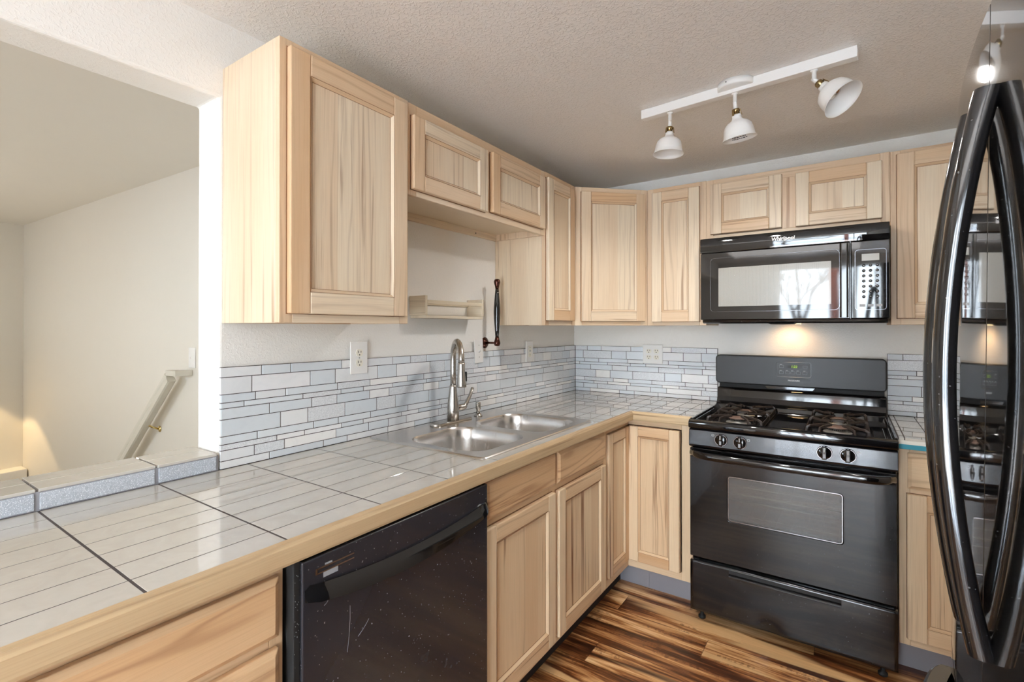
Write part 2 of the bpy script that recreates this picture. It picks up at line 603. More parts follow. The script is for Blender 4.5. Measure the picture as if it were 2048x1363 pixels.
        if bevel:
            b = o.modifiers.new('bevel', 'BEVEL')
            b.width, b.segments, b.limit_method, b.angle_limit = bevel, seg, 'ANGLE', radians(40)
            b.harden_normals = False
        if sub:
            sm = o.modifiers.new('sub', 'SUBSURF')
            sm.levels = sm.render_levels = sub
        return {'o': o, '_w': inv, '_local': parent.get('_local') if parent else False}


def tag(o, label=None, cat=None, group=None, kind=None):
    o = o['o'] if isinstance(o, dict) else o
    for k, v in (('label', label), ('category', cat), ('group', group), ('kind', kind)):
        if v:
            o[k] = v
    return o


def thing(name, label, cat, loc, group=None, rot=None, local=False):
    o = bpy.data.objects.new(name, None)
    o.location = loc
    if rot:
        o.rotation_euler = rot
    o.empty_display_size = 0.05
    C.objects.link(o)
    tag(o, label, cat, group)
    if local:
        return {'o': o, '_w': Matrix.Identity(4), '_local': True}
    return {'o': o, '_w': Matrix.Translation(V3(loc)).inverted(), '_local': False}


def struct(name, mb, bevel=0.0, label=None, seg=2):
    d = mb.build(name, None, bevel, seg)
    tag(d, kind='structure', label=label)
    return d


def text(body, size, mat, name, parent, loc, rot, depth=0.0004, font_shear=0.0, bold=0.0):
    cu = bpy.data.curves.new(name, 'FONT')
    cu.body, cu.size, cu.extrude, cu.shear = body, size, depth, font_shear
    cu.offset = bold
    cu.align_x, cu.align_y = 'CENTER', 'CENTER'
    tmp = bpy.data.objects.new(name + '_tmp', cu)
    C.objects.link(tmp)
    bpy.context.view_layer.update()
    me = bpy.data.meshes.new_from_object(tmp.evaluated_get(bpy.context.evaluated_depsgraph_get()))
    bpy.data.objects.remove(tmp)
    me.materials.clear()
    me.materials.append(M[mat])
    o = bpy.data.objects.new(name, me)
    C.objects.link(o)
    pl = V3(loc)
    if parent is not None:
        o.parent = parent['o']
        pl = parent['_w'] @ pl
    o.location = pl
    o.rotation_euler = rot
    return o


# ------------------------------------------------------------------ dimensions
H = 2.289          # ceiling
HC = 0.930         # counter top
YW = -2.400        # end of the left wall
ZS = 2.056         # soffit of the opening
FY = -5.60         # wall with the patio door
XR = 2.52          # right wall
ZT, ZB = 2.146, 1.372

# ------------------------------------------------------------------ room shell
b = MB()
b.prism([(0, 0), (0, H + .03), (FY, H + .03), (FY, ZS), (YW, ZS), (YW, 0)], -0.135, 0, 'x', 'wall')
struct('wall_left', b, 0.010, seg=3)
b = MB()
b.box(-0.135, 0.0, FY, YW - 0.0005, 0, 0.968, 'wall')
struct('wall_half', b, label='low half wall between counter and stair hall')
b = MB()
b.box(-0.135, XR + 0.1, 0.0, 0.1, 0, H, 'wall')
struct('wall_back', b)
b = MB()
b.box(XR, XR + 0.1, FY, 0.0, 0, H, 'wall')
struct('wall_right', b)
b = MB()
b.box(-0.134, XR + 0.1, FY - 0.12, 0.1, H, H + 0.1, 'ceil')
struct('ceiling', b)
b = MB()
b.box(-6.2, -0.136, FY - 0.12, 0.1, H, H + 0.1, 'hall_wall')
struct('ceiling_hall', b)
b = MB()
b.box(0.0, XR, FY, 0.0, -0.05, 0, 'floor', (1, 0, 0))
struct('floor', b)

# hall: slightly skewed stair wall, far wall, floor with the stairwell
A = V3((-0.135, -1.730, 0))
B = V3((-4.532, -1.944, 0))
d = (B - A).normalized()
nrm = V3((-d.y, d.x, 0))
if nrm.y < 0:
    nrm = -nrm
b = MB()
b.prism([(A.x, A.y), (B.x, B.y), (B.x + nrm.x * .1, B.y + nrm.y * .1), (A.x + nrm.x * .1, A.y + nrm.y * .1)], -2.6, H, 'z', 'hall_wall')
struct('wall_stairs', b)
e = V3((-4.503, -2.106, 0)) - B
e.normalize()
E2 = B + e * 3.75
b = MB()
b.prism([(B.x, B.y), (E2.x, E2.y), (E2.x - .1, E2.y), (B.x - .1, B.y)], -2.6, H, 'z', 'hall_wall')
struct('wall_hall', b)
b = MB()
b.box(-4.55, -0.135, FY, -2.95, -0.05, 0, 'carpet')
b.box(-1.35, -0.135, -2.95, -1.75, -0.05, 0, 'carpet')
struct('floor_hall', b)
b = MB()
b.box(-4.7, -1.25, -3.05, -2.951, -2.6, -0.0505, 'hall_wall')
b.box(-1.349, -1.25, -2.951, -1.70, -2.6, -0.0505, 'hall_wall')
b.box(-4.7, -1.25, -3.05, -1.70, -2.7, -2.6, 'carpet')
struct('wall_stairwell', b)
b = MB()
for k in range(11):
    x1 = -1.35 - 0.27 * k
    b.box(x1 - 0.29, x1, -2.93, -1.76 - 0.05 * (0.135 - (x1 - 0.29)), -0.19 * (k + 1) - 0.03, -0.19 * (k + 1), 'carpet')
st = b.build('stair_flight', None, 0.01)
tag(st, 'carpeted stair flight going down below the handrail behind the half wall', 'stairs')
b = MB()
b.prism([(-4.532, -1.952), (-4.375, -1.945), (-4.36, -2.12), (-4.34, -3.6), (-4.46, -3.6)], -0.3, 0.115, 'z', 'white_trim')
struct('trim_ledge', b, 0.006, 'painted ledge along the far hall wall in warm light')

# wall behind the camera: sliding glass door and an added hall window
b = MB()
b.box(-6.2, -2.5, FY - 0.12, FY, 0, H, 'wall')
b.box(-2.5, -1.5, FY - 0.12, FY, 0, 1.1, 'wall')
b.box(-2.5, -1.5, FY - 0.12, FY, 1.9, H, 'wall')
b.box(-1.5, 0.72, FY - 0.12, FY, 0, H, 'wall')
b.box(0.72, 2.45, FY - 0.12, FY, 2.20, H, 'wall')
b.box(2.45, XR + 0.1, FY - 0.12, FY, 0, H, 'wall')
struct('wall_front', b)


def glazed(name, x0, x1, z0, z1, bars, mat='white_trim'):
    b = MB()
    t = 0.05
    y0, y1 = FY - 0.10, FY - 0.03
    b.box(x0, x0 + t, y0, y1, z0, z1, mat)
    b.box(x1 - t, x1, y0, y1, z0, z1, mat)
    b.box(x0 + t, x1 - t, y0, y1, z0, z0 + t, mat)
    b.box(x0 + t, x1 - t, y0, y1, z1 - t, z1, mat)
    for xb in bars:
        b.box(xb - t / 2, xb + t / 2, y0, y1, z0 + t, z1 - t, mat)
    f = b.build(name, None, 0.003)
    tag(f, kind='structure')
    b = MB()
    b.box(x0 + t, x1 - t, FY - 0.068, FY - 0.062, z0 + t, z1 - t, 'window_glass')
    g = b.build('pane', f)
    return f


glazed('door_1', 0.72, 2.45, 0.0, 2.20, [1.60])
glazed('window_added', -2.5, -1.5, 1.1, 1.9, [])  # unseen window, added to let light into the hall

# outside
b = MB()
b.box(-14, 16, -26, FY - 0.15, -0.4, -0.12, 'snow')
tag(struct('ground', b), kind='structure')


def tree(loc, hgt, seed, label):
    rnd = random.Random(seed)
    b = MB()

    def grow(p, dv, ln, r, lv):
        q = p + dv * ln
        mid = p + dv * ln * 0.5 + V3((rnd.uniform(-.06, .06), rnd.uniform(-.06, .06), 0)) * ln
        b.tube([p, mid, q], [r, r * .85, r * .7], 'bark', 5, caps=False)
        if lv:
            for k in range(3 if lv > 1 else 4):
                nd = (dv + V3((rnd.uniform(-.8, .8), rnd.uniform(-.8, .8), rnd.uniform(-.1, .6)))).normalized()
                grow(p + dv * ln * rnd.uniform(.55, 1), nd, ln * rnd.uniform(.55, .75), r * .6, lv - 1)
    grow(V3(loc), V3((0, 0, 1)), hgt * 0.34, hgt * 0.014, 5)
    o = b.build('bare_tree', None, loc=loc)
    tag(o, label, 'tree', 'trees beyond the patio door')


tree((0.6, -11.5, -0.15), 5.2, 3, 'bare branching tree in the snow, the nearest beyond the patio door')
tree((-3.4, -12.5, -0.15), 6.0, 5, 'bare slender tree in the snow beyond the patio, beside the nearer one')
tree((4.6, -15.5, -0.15), 6.5, 9, 'tallest bare tree in the snow beyond the patio door')
b = MB()
b.box(1.30, 1.43, -6.7, -6.57, -0.14, 2.6, 'post')
tag(b.build('patio_post', None, 0.006), 'reddish stained wooden patio post outside the glass door', 'post')

# ------------------------------------------------------------------ tiled counter
JX = [0.014 + 0.0778 * k for k in range(60)]
JY = [-2.066 + 0.2488 * 9 - 0.2488 * k for k in range(22)]


def tiles(b, x0, x1, y0, y1, z0, z1, mat='tile', hole=None, gx=0.0017, gy=0.0026):
    xs = [x0] + [x for x in JX if x0 + 0.006 < x < x1 - 0.006] + [x1]
    ys = sorted([y0] + [y for y in JY if y0 + 0.006 < y < y1 - 0.006] + [y1])
    for i in range(len(xs) - 1):
        for j in range(len(ys) - 1):
            a0, a1, c0, c1 = xs[i] + gx, xs[i + 1] - gx, ys[j] + gy, ys[j + 1] - gy
            rects = [(a0, a1, c0, c1)]
            if hole:
                hx0, hx1, hy0, hy1 = hole
                if a1 > hx0 and a0 < hx1 and c1 > hy0 and c0 < hy1:
                    rects = []
                    if a0 < hx0: rects.append((a0, hx0, c0, c1))
                    if a1 > hx1: rects.append((hx1, a1, c0, c1))
                    m0, m1 = max(a0, hx0), min(a1, hx1)
                    if c0 < hy0: rects.append((m0, m1, c0, hy0))
                    if c1 > hy1: rects.append((m0, m1, hy1, c1))
            tn = random.random()
            for r in rects:
                if r[1] - r[0] > 0.002 and r[3] - r[2] > 0.002:
                    b.box(*r, z0, z1, mat, tone=tn)


SX0, SX1, SY0, SY1 = 0.030, 0.590, -1.848, -1.012   # sink rim
hole = (SX0 + 0.015, SX1 - 0.015, SY0 + 0.015, SY1 - 0.015)
CE = 0.630
ct = thing('tiled_countertop', 'corner countertop of long glossy beige tiles with grey grout lines', 'countertop', (0.3, -1.6, 0.885))
b = MB()
for (x0, x1, y0, y1) in ((0.002, CE, -3.75, hole[2]), (0.002, hole[0], hole[2], hole[3]), (hole[1], CE, hole[2], hole[3]), (0.002, CE, hole[3], -0.002), (CE, 0.936, -0.630, -0.002)):
    b.box(x0, x1, y0, y1, 0.886, HC - 0.0006, 'grout')
b.build('substrate', ct)
b = MB()
tiles(b, 0.012, CE, -3.75, -0.63, HC - 0.006, HC, hole=hole)
tiles(b, 0.012, 0.936, -0.63, -0.012, HC - 0.006, HC)
b.build('tile_surface', ct, 0.0003, 1)
b = MB()
g = (0, 1, 0)
b.prism([(CE, 0.887), (CE + 0.019, 0.887), (CE + 0.021, 0.893), (CE + 0.021, 0.922), (CE + 0.015, 0.9305), (CE, 0.9315)], -3.75, -0.651, 'y', 'wood_edge', tone=.5)
b.prism([(-0.630, 0.887), (-0.649, 0.887), (-0.651, 0.893), (-0.651, 0.922), (-0.645, 0.9305), (-0.630, 0.9315)], CE, 0.936, 'x', 'wood_edge', tone=.3)
b.build('wood_edging', ct)

ct2 = thing('tiled_countertop', 'short tiled countertop between range and refrigerator with raw teal-taped front edge', 'countertop', (2.1, -0.3, 0.885))
b = MB()
b.box(1.706, XR - 0.002, -0.628, -0.002, 0.886, HC - 0.0006, 'grout')
b.build('substrate', ct2)
b = MB()
tiles(b, 1.707, XR - 0.003, -0.634, -0.012, HC - 0.009, HC)
b.build('tile_surface', ct2, 0.0006, 1)
b = MB()
b.box(1.707, XR - 0.003, -0.6345, -0.628, 0.906, 0.9205, 'raw')
b.build('mortar_edge', ct2)
b = MB()
b.box(1.707, XR - 0.003, -0.6350, -0.628, 0.888, 0.9058, 'teal')
b.build('tape_strip', ct2)

# ------------------------------------------------------------------ half-wall cap
cp = thing('tiled_ledge_cap', 'raised tiled cap of the half wall with sparkly blue-grey glass face', 'ledge', (-0.06, -3.0, 0.968))
b = MB()
b.box(-0.139, 0.003, -3.75, YW - 0.004, 0.9685, 0.975, 'grout_light')
b.box(0.001, 0.010, -3.75, YW - 0.004, HC, 0.975, 'grout_light')
b.build('grout_bed', cp)
b = MB()
js = [-3.75, -3.31, -3.06, -2.815, -2.568, YW - 0.006]
for k in range(5):
    for (x0, x1) in ((-0.1385, -0.067), (-0.065, 0.012)):
        b.box(x0, x1, js[k] + 0.003, js[k + 1] - 0.003, 0.9745, 0.982, 'tile')
b.build('cap_tiles', cp, 0.0008, 1)
b = MB()
for k in range(5):
    b.box(0.0085, 0.0135, js[k] + 0.005, js[k + 1] - 0.005, HC + 0.003, 0.972, 'face_tile')
b.build('face_tiles', cp, 0.001, 1)

# ------------------------------------------------------------------ mosaic backsplash
ROWS = [1.238, 1.207, 1.155, 1.130, 1.1125, 1.079, 1.028, 1.0035, 0.986, 0.954, 0.9305]


def mosaic_wall(b, a0, a1, place, joints, seed, cuts=()):
    rnd = random.Random(seed)
    for r in range(10):
        z1, z0 = ROWS[r], ROWS[r + 1]
        js = [a0] + [j for j in joints[r] if a0 < j < a1]
        cur = js[-1]
        last = None
        while cur < a1 - 0.02:
            wd = rnd.choice([0.102, 0.154, 0.204, 0.102, 0.154])
            if wd == last:
                wd = rnd.choice([0.102, 0.204])
            last = wd
            cur += wd
            js.append(min(cur, a1))
        if js[-1] < a1:
            js.append(a1)
        prevk = None
        for i in range(len(js) - 1):
            kinds = ['glass_tile', 'marble_tile', 'stone_tile', 'grey_tile', 'glass_tile']
            k = rnd.choice(kinds)
            if k == prevk and rnd.random() < .7:
                k = rnd.choice(kinds)
            prevk = k
            tn = rnd.random()
            u0, u1 = js[i] + 0.0014, js[i + 1] - 0.0014
            if u1 - u0 < 0.004:
                continue
            zz0, zz1 = z0 + 0.0012, z1 - 0.0012
            if k == 'glass_tile':
                e = 0.0028
                # bevelled glass: bright edge ring with a slightly raised face
                place(b, u0, u1, zz0, zz1, 0.0075, 'glass_edge', tn)
                place(b, u0 + e, u1 - e, zz0 + 0.0012, zz1 - 0.0012, 0.0083, 'glass_tile', tn)
            else:
                place(b, u0, u1, zz0, zz1, 0.008, k, tn)


def on_left(b, u0, u1, z0, z1, t, mat, tn):
    b.box(0.0028, 0.003 + t, u0, u1, z0, z1, mat, (0, 1, 0), tn)


def on_back(b, u0, u1, z0, z1, t, mat, tn):
    b.box(u0, u1, -0.003 - t, -0.0028, z0, z1, mat, (1, 0, 0), tn)


JL = [[-2.269, -2.166, -1.957], [-2.301, -2.091, -1.986], [-2.289, -2.184, -1.976], [-2.326, -2.119, -1.96, -1.855], [-2.242, -2.084, -1.978],
      [-2.203, -2.1, -1.942], [-2.283, -2.077, -1.972], [-2.216, -2.113, -1.958], [-2.293, -2.189, -1.982], [-2.242, -2.036, -1.932]]
JB = [[.101, .201, .405, .508, .66, .863], [.071, .274, .375, .487, .731, .835], [.082, .184, .384, .486, .642, .844], [.045, .247, .401, .502, .705, .86],
      [.126, .278, .381, .583, .737, .84], [.163, .264, .417, .62, .721, .873], [.082, .286, .387, .54, .742, .843], [.149, .248, .402, .604, .706, .86],
      [.074, .174, .377, .531, .631, .835], [.122, .327, .426, .579, .78, .882]]
bs = thing('mosaic_backsplash', 'mosaic backsplash of blue-grey glass and marble strips behind the sink', 'backsplash', (0.0, -1.2, 0.93))
b = MB()
b.box(0.0005, 0.0100, YW + 0.0035, -0.001, HC + 0.0002, 1.238, 'grout')
b.build('grout_bed', bs)
b = MB()
mosaic_wall(b, YW + 0.001, -0.012, on_left, JL, 11)
b.build('mosaic_tiles', bs, 0.0003, 1)
bs = thing('mosaic_backsplash', 'mosaic backsplash strip between the wall corner and the gas range', 'backsplash', (0.45, 0.0, 0.93))
b = MB()
b.box(0.0105, 0.925, -0.0100, -0.0005, HC + 0.0002, 1.238, 'grout')
b.build('grout_bed', bs)
b = MB()
mosaic_wall(b, 0.0120, 0.925, on_back, JB, 12)
b.build('mosaic_tiles', bs, 0.0003, 1)
bs = thing('mosaic_backsplash', 'mosaic backsplash strip between the range and the refrigerator side', 'backsplash', (2.1, 0.0, 0.93))
b = MB()
b.box(1.703, XR - 0.002, -0.0100, -0.0005, HC + 0.0002, 1.230, 'grout')
b.build('grout_bed', bs)
ROWS = [z - 0.0015 * i / 1 if False else z for i, z in enumerate([1.230, 1.200, 1.150, 1.126, 1.109, 1.076, 1.026, 1.002, 0.985, 0.953, 0.9305])]
b = MB()
mosaic_wall(b, 1.703, XR - 0.002, on_back, [[1.703 + .06 + .017 * ((r * 5) % 7)] for r in range(10)], 13)
b.build('mosaic_tiles', bs, 0.0003, 1)


# ------------------------------------------------------------------ cabinet helpers
def add_door(b, w, h, wood, t=0.020, s=0.055, recess=0.009, flip=1):
    r = random
    y1 = 0.0
    yo = -t
    b.box(0, s, yo, y1, 0, h, wood, (0, 0, 1), r.uniform(0, 1))
    b.box(w - s, w, yo, y1, 0, h, wood, (0, 0, 1), r.uniform(0, 1))
    b.box(s, w - s, yo, y1, 0, s, wood, (1, 0, 0), r.uniform(.2, 1))
    b.box(s, w - s, yo, y1, h - s, h, wood, (1, 0, 0), r.uniform(.2, 1))


def add_panel(b, w, h, wood, t=0.020, s=0.055, recess=0.009):
    c = 0.009
    yo = -t
    yp = -t + recess
    x0, x1, z0, z1 = s, w - s, s, h - s
    # mitred moulding
    b.add([(x0, yo + .001, z0), (x1, yo + .001, z0), (x1 - c, yp, z0 + c), (x0 + c, yp, z0 + c)], [(0, 1, 2, 3)], wood, (1, 0, 0), .5)
    b.add([(x0, yo + .001, z1), (x1, yo + .001, z1), (x1 - c, yp, z1 - c), (x0 + c, yp, z1 - c)], [(3, 2, 1, 0)], wood, (1, 0, 0), .8)
    b.add([(x0, yo + .001, z0), (x0 + c, yp, z0 + c), (x0 + c, yp, z1 - c), (x0, yo + .001, z1)], [(0, 1, 2, 3)], wood, (0, 0, 1), .8)
    b.add([(x1, yo + .001, z0), (x1 - c, yp, z0 + c), (x1 - c, yp, z1 - c), (x1, yo + .001, z1)], [(3, 2, 1, 0)], wood, (0, 0, 1), .1)
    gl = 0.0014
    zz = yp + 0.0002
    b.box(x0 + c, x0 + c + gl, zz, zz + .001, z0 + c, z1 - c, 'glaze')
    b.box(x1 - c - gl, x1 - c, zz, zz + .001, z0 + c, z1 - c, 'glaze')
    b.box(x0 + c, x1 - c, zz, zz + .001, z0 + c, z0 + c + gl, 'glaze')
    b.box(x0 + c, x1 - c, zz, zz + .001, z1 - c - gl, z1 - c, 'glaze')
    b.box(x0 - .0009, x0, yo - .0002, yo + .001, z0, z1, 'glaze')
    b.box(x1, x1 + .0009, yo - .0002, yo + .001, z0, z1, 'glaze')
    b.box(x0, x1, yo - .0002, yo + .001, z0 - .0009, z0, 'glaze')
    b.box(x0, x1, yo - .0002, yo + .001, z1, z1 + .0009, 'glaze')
    # glued staves
    pw = x1 - x0
    n = max(1, round(pw / 0.085))
    cuts = [x0] + sorted(x0 + pw * (k + random.uniform(-.25, .25)) / n for k in range(1, n)) + [x1]
    for a, c2 in zip(cuts, cuts[1:]):
        b.box(a, c2, yp + 0.0007, yp + 0.006, z0, z1, wood, (0, 0, 1), random.uniform(0, .55))


def door(parent, o, u, w, h, wood='wood', name='door', s=0.055, label=None):
    """o = world lower corner on the frame plane, u = direction along the width; outward = u x z side"""
    n = V3((0, 0, 1)).cross(V3(u).normalized())      # local +y (into the cabinet)
    b = MB().frame(o, u, (0, 0, 1), n)
    add_door(b, w, h, wood, s=s)
    # raised outer edge line
    d = b.build(name, parent, 0.0035, 2)
    p = MB().frame(o, u, (0, 0, 1), n)
    add_panel(p, w, h, wood, s=s)
    p.build('panel', d)
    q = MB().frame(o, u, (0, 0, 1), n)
    q.box(-.0016, w + .0016, -.0022, 0, -.0016, h + .0016, 'glaze')  # brown rim paints the shadow line between door and frame
    q.build('door_shadow_edge', d)
    if label:
        tag(d, label)
    return d


def slab(parent, o, u, w, h, wood='wood_slab', name='drawer_front', tone=None, t=0.020):
    n = V3((0, 0, 1)).cross(V3(u).normalized())
    b = MB().frame(o, u, (0, 0, 1), n)
    c = 0.012
    tone = random.random() if tone is None else tone
    vs = [(0, 0, 0), (w, 0, 0), (w, 0, h), (0, 0, h),
          (0, -t * .62, 0), (w, -t * .62, 0), (w, -t * .62, h), (0, -t * .62, h),
          (c, -t, c), (w - c, -t, c), (w - c, -t, h - c), (c, -t, h - c)]
    fs = [(0, 3, 2, 1), (0, 1, 5, 4), (1, 2, 6, 5), (2, 3, 7, 6), (3, 0, 4, 7),
          (4, 5, 9, 8), (5, 6, 10, 9), (6, 7, 11, 10), (7, 4, 8, 11), (8, 9, 10, 11)]
    b.add(vs, fs, wood, (1, 0, 0), tone)
    return b.build(name, parent, 0.002, 2)


UP = (0, 1, 0)    # left-wall cabinets: width runs along +y, outward is +x
RT = (1, 0, 0)    # back-wall cabinets: width runs along +x, outward is -y

# ---- upper cabinets on the left wall
FX = 0.307


def upper_left(label, y0, y1, z0, z1, doors, side0=True, under=True, s=0.055, rail=True):
    t = thing('wall_cabinet', label, 'cabinet', (0, (y0 + y1) / 2, z0))
    b = MB()
    b.box(0.001, FX - 0.019, y0, y0 + 0.012, z0, z1, 'wood', tone=.35)
    b.box(0.001, FX - 0.019, y1 - 0.012, y1, z0, z1, 'wood', tone=.5)
    b.box(0.001, FX - 0.019, y0 + 0.012, y1 - 0.012, z1 - 0.014, z1, 'cab_in')
    b.box(0.001, 0.008, y0 + 0.012, y1 - 0.012, z0 + 0.03, z1 - 0.014, 'cab_in')
    b.box(0.001, FX - 0.019, y0 + 0.012, y1 - 0.012, z0 + 0.032, z0 + 0.044, 'cab_in')
    b.build('carcass', t, 0.0008, 1)
    b = MB()
    b.box(0.001, 0.016, y0 + 0.012, y1 - 0.012, z0, z0 + 0.0315, 'wood', UP)
    for yy in (y0 + 0.22 * (y1 - y0), y0 + 0.80 * (y1 - y0)):
        b.lathe([(0, 0), (.0035, 0), (.0035, .001), (0, .0012)], (0.016, yy, z0 + 0.015), 'x', 'dark', 8)
    b.build('hanging_rail', t)
    b = MB()
    fw = 0.04
    b.box(FX - 0.019, FX, y0, y0 + fw, z0, z1, 'wood', tone=.75)
    b.box(FX - 0.019, FX, y1 - fw, y1, z0, z1, 'wood', tone=.6)
    b.box(FX - 0.019, FX, y0 + fw, y1 - fw, z0, z0 + 0.035, 'wood', UP, .3)
    b.box(FX - 0.019, FX, y0 + fw, y1 - fw, z1 - 0.045, z1, 'wood', UP, .85)
    if len(doors) == 2:
        m = (doors[0][1] + doors[1][0]) / 2
        b.box(FX - 0.019, FX, m - 0.03, m + 0.03, z0 + 0.035, z1 - 0.045, 'wood', tone=.6)
    b.build('face_frame', t, 0.0012, 1)
    for (a, c, dz0, dz1) in doors:
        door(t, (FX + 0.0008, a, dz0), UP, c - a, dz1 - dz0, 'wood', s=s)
    return t


upper_left('large pale wood wall cabinet at the open end of the left wall', -2.389, -1.909, ZB, ZT, [(-2.368, -1.929, 1.397, 2.124)], s=0.062)
upper_left('short two-door wood wall cabinet above the sink', -1.9085, -0.953, 1.822, ZT - .003, [(-1.898, -1.462, 1.842, 2.100), (-1.427, -0.978, 1.849, 2.105)])
upper_left('narrow single-door wall cabinet next to the diagonal corner cabinet', -0.9525, -0.6175, ZB, ZT, [(-0.946, -0.655, 1.396, 2.117)])

# ---- diagonal corner cabinet
t = thing('corner_wall_cabinet', 'diagonal corner wood wall cabinet with one broad door', 'cabinet', (0.2, -0.2, ZB))
b = MB()
p0, p1 = V3((FX, -0.617, 0)), V3((0.611, -0.307, 0))
dd = (p1 - p0).normalized()
inn = V3((-dd.y, dd.x, 0))   # into the cabinet
q0, q1 = p0 + inn * 0.019, p1 + inn * 0.019
outl = [(0.001, -0.6165), (q0.x, -0.6165), (q0.x, q0.y), (q1.x, q1.y), (0.6105, q1.y), (0.6105, -0.001), (0.001, -0.001)]
b.prism(outl, ZB + 0.03, ZT - 0.001, 'z', 'wood', tone=.4)
b.prism([(0.001, -0.6165), (q0.x, -0.6165), (q0.x, -0.60), (0.001, -0.60)], ZB, ZB + 0.03, 'z', 'wood', tone=.4)
b.prism([(0.595, -0.001), (0.6105, -0.001), (0.6105, q1.y), (0.595, q1.y)], ZB, ZB + 0.03, 'z', 'wood', tone=.4)
b.build('carcass', t)
L = (p1 - p0).length
b = MB().frame(p0 + inn * 0.019, dd, (0, 0, 1), inn)
b.box(0, 0.04, -0.019, 0, ZB, ZT, 'wood', tone=.3)
b.box(L - 0.04, L, -0.019, 0, ZB, ZT, 'wood', tone=.55)
b.box(0.04, L - 0.04, -0.019, 0, ZB, ZB + 0.035, 'wood', RT, .8)
b.box(0.04, L - 0.04, -0.019, 0, ZT - 0.045, ZT, 'wood', RT, .6)
b.build('face_frame', t, 0.0012, 1)
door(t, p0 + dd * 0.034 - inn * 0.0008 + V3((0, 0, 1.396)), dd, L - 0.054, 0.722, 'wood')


# ---- upper cabinets on the back wall
def upper_back(label, x0, x1, z0, z1, doors, s=0.055, stile=0.035):
    t = thing('wall_cabinet', label, 'cabinet', ((x0 + x1) / 2, 0, z0))
    b = MB()
    y = -FX + 0.019
    b.box(x0, x0 + 0.012, y, -0.001, z0, z1, 'wood', tone=.5)
    b.box(x1 - 0.012, x1, y, -0.001, z0, z1, 'wood', tone=.5)
    b.box(x0 + .012, x1 - .012, y, -0.001, z1 - 0.014, z1, 'cab_in')
    b.box(x0 + .012, x1 - .012, -0.008, -0.001, z0 + .03, z1 - 0.014, 'cab_in')
    b.box(x0 + .012, x1 - .012, y, -0.001, z0 + 0.03, z0 + 0.042, 'cab_in')
    b.build('carcass', t, 0.0008, 1)
    b = MB()
    b.box(x0, x0 + stile, -FX, y, z0, z1, 'wood', tone=.6)
    b.box(x1 - stile, x1, -FX, y, z0, z1, 'wood', tone=.6)
    b.box(x0 + stile, x1 - stile, -FX, y, z0, z0 + 0.035, 'wood', RT, .5)
    b.box(x0 + stile, x1 - stile, -FX, y, z1 - 0.045, z1, 'wood', RT, .7)
    if len(doors) == 2:
        m = (doors[0][1] + doors[1][0]) / 2
        b.box(m - 0.03, m + 0.03, -FX, y, z0 + .035, z1 - .045, 'wood', tone=.6)
    b.build('face_frame', t, 0.0012, 1)
    for (a, c, dz0, dz1) in doors:
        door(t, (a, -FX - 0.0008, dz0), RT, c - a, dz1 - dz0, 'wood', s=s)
    return t


upper_back('narrow single-door wall cabinet between the corner cabinet and the microwave', 0.6115, 0.9295, ZB, ZT, [(0.642, 0.897, 1.392, 2.120)])
upper_back('short two-door wood cabinet directly above the microwave', 0.9300, 1.7015, 1.8135, ZT - .002, [(0.953, 1.282, 1.853, 2.116), (1.341, 1.672, 1.850, 2.108)])
upper_back('wood wall cabinet to the refrigerator side of the microwave', 1.7020, 2.22, ZB, ZT - .004, [(1.723, 2.195, 1.400, 2.124)], s=0.06)


# ------------------------------------------------------------------ base cabinets
def base_left(label, y0, y1, parts, z1=0.8855, fr=0.035, mids=()):
    t = thing('base_cabinet', label, 'cabinet', (0.3, (y0 + y1) / 2, 0))
    b = MB()
    b.box(0.002, 0.591, y0, y0 + 0.014, 0.12, z1, 'wood_base')
    b.box(0.002, 0.591, y1 - 0.014, y1, 0.12, z1, 'wood_base')
    b.box(0.002, 0.591, y0 + .014, y1 - .014, 0.12, 0.135, 'cab_in')
    b.box(0.002, 0.010, y0 + .014, y1 - .014, 0.135, z1, 'cab_in')
    b.build('carcass', t, 0.001, 1)
    b = MB()
    b.box(0.525, 0.540, y0, y1, 0.0, 0.1195, 'kick_black')
    b.build('toe_kick', t)
    b = MB()
    b.box(0.591, 0.610, y0, y0 + fr, 0.12, z1, 'wood_base', tone=.7)
    b.box(0.591, 0.610, y1 - fr, y1, 0.12, z1, 'wood_base', tone=.7)
    b.box(0.591, 0.610, y0 + fr, y1 - fr, 0.12, 0.158, 'wood_base', UP, .4)
    b.box(0.591, 0.610, y0 + fr, y1 - fr, 0.850, z1, 'wood_base', UP, .8)
    for (m0, m1, a0, a1) in mids:
        b.box(0.591, 0.610, m0, m1, a0, a1, 'wood_base', (0, 0, 1) if a1 - a0 > m1 - m0 else UP, .7)
    b.build('face_frame', t, 0.0012, 1)
    for p in parts:
        k, a, c, d0, d1 = p
        if k == 'drawer':
            slab(t, (0.6108, a, d0), UP, c - a, d1 - d0, tone=.75)
        else:
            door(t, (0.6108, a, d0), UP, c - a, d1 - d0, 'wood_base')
    return t


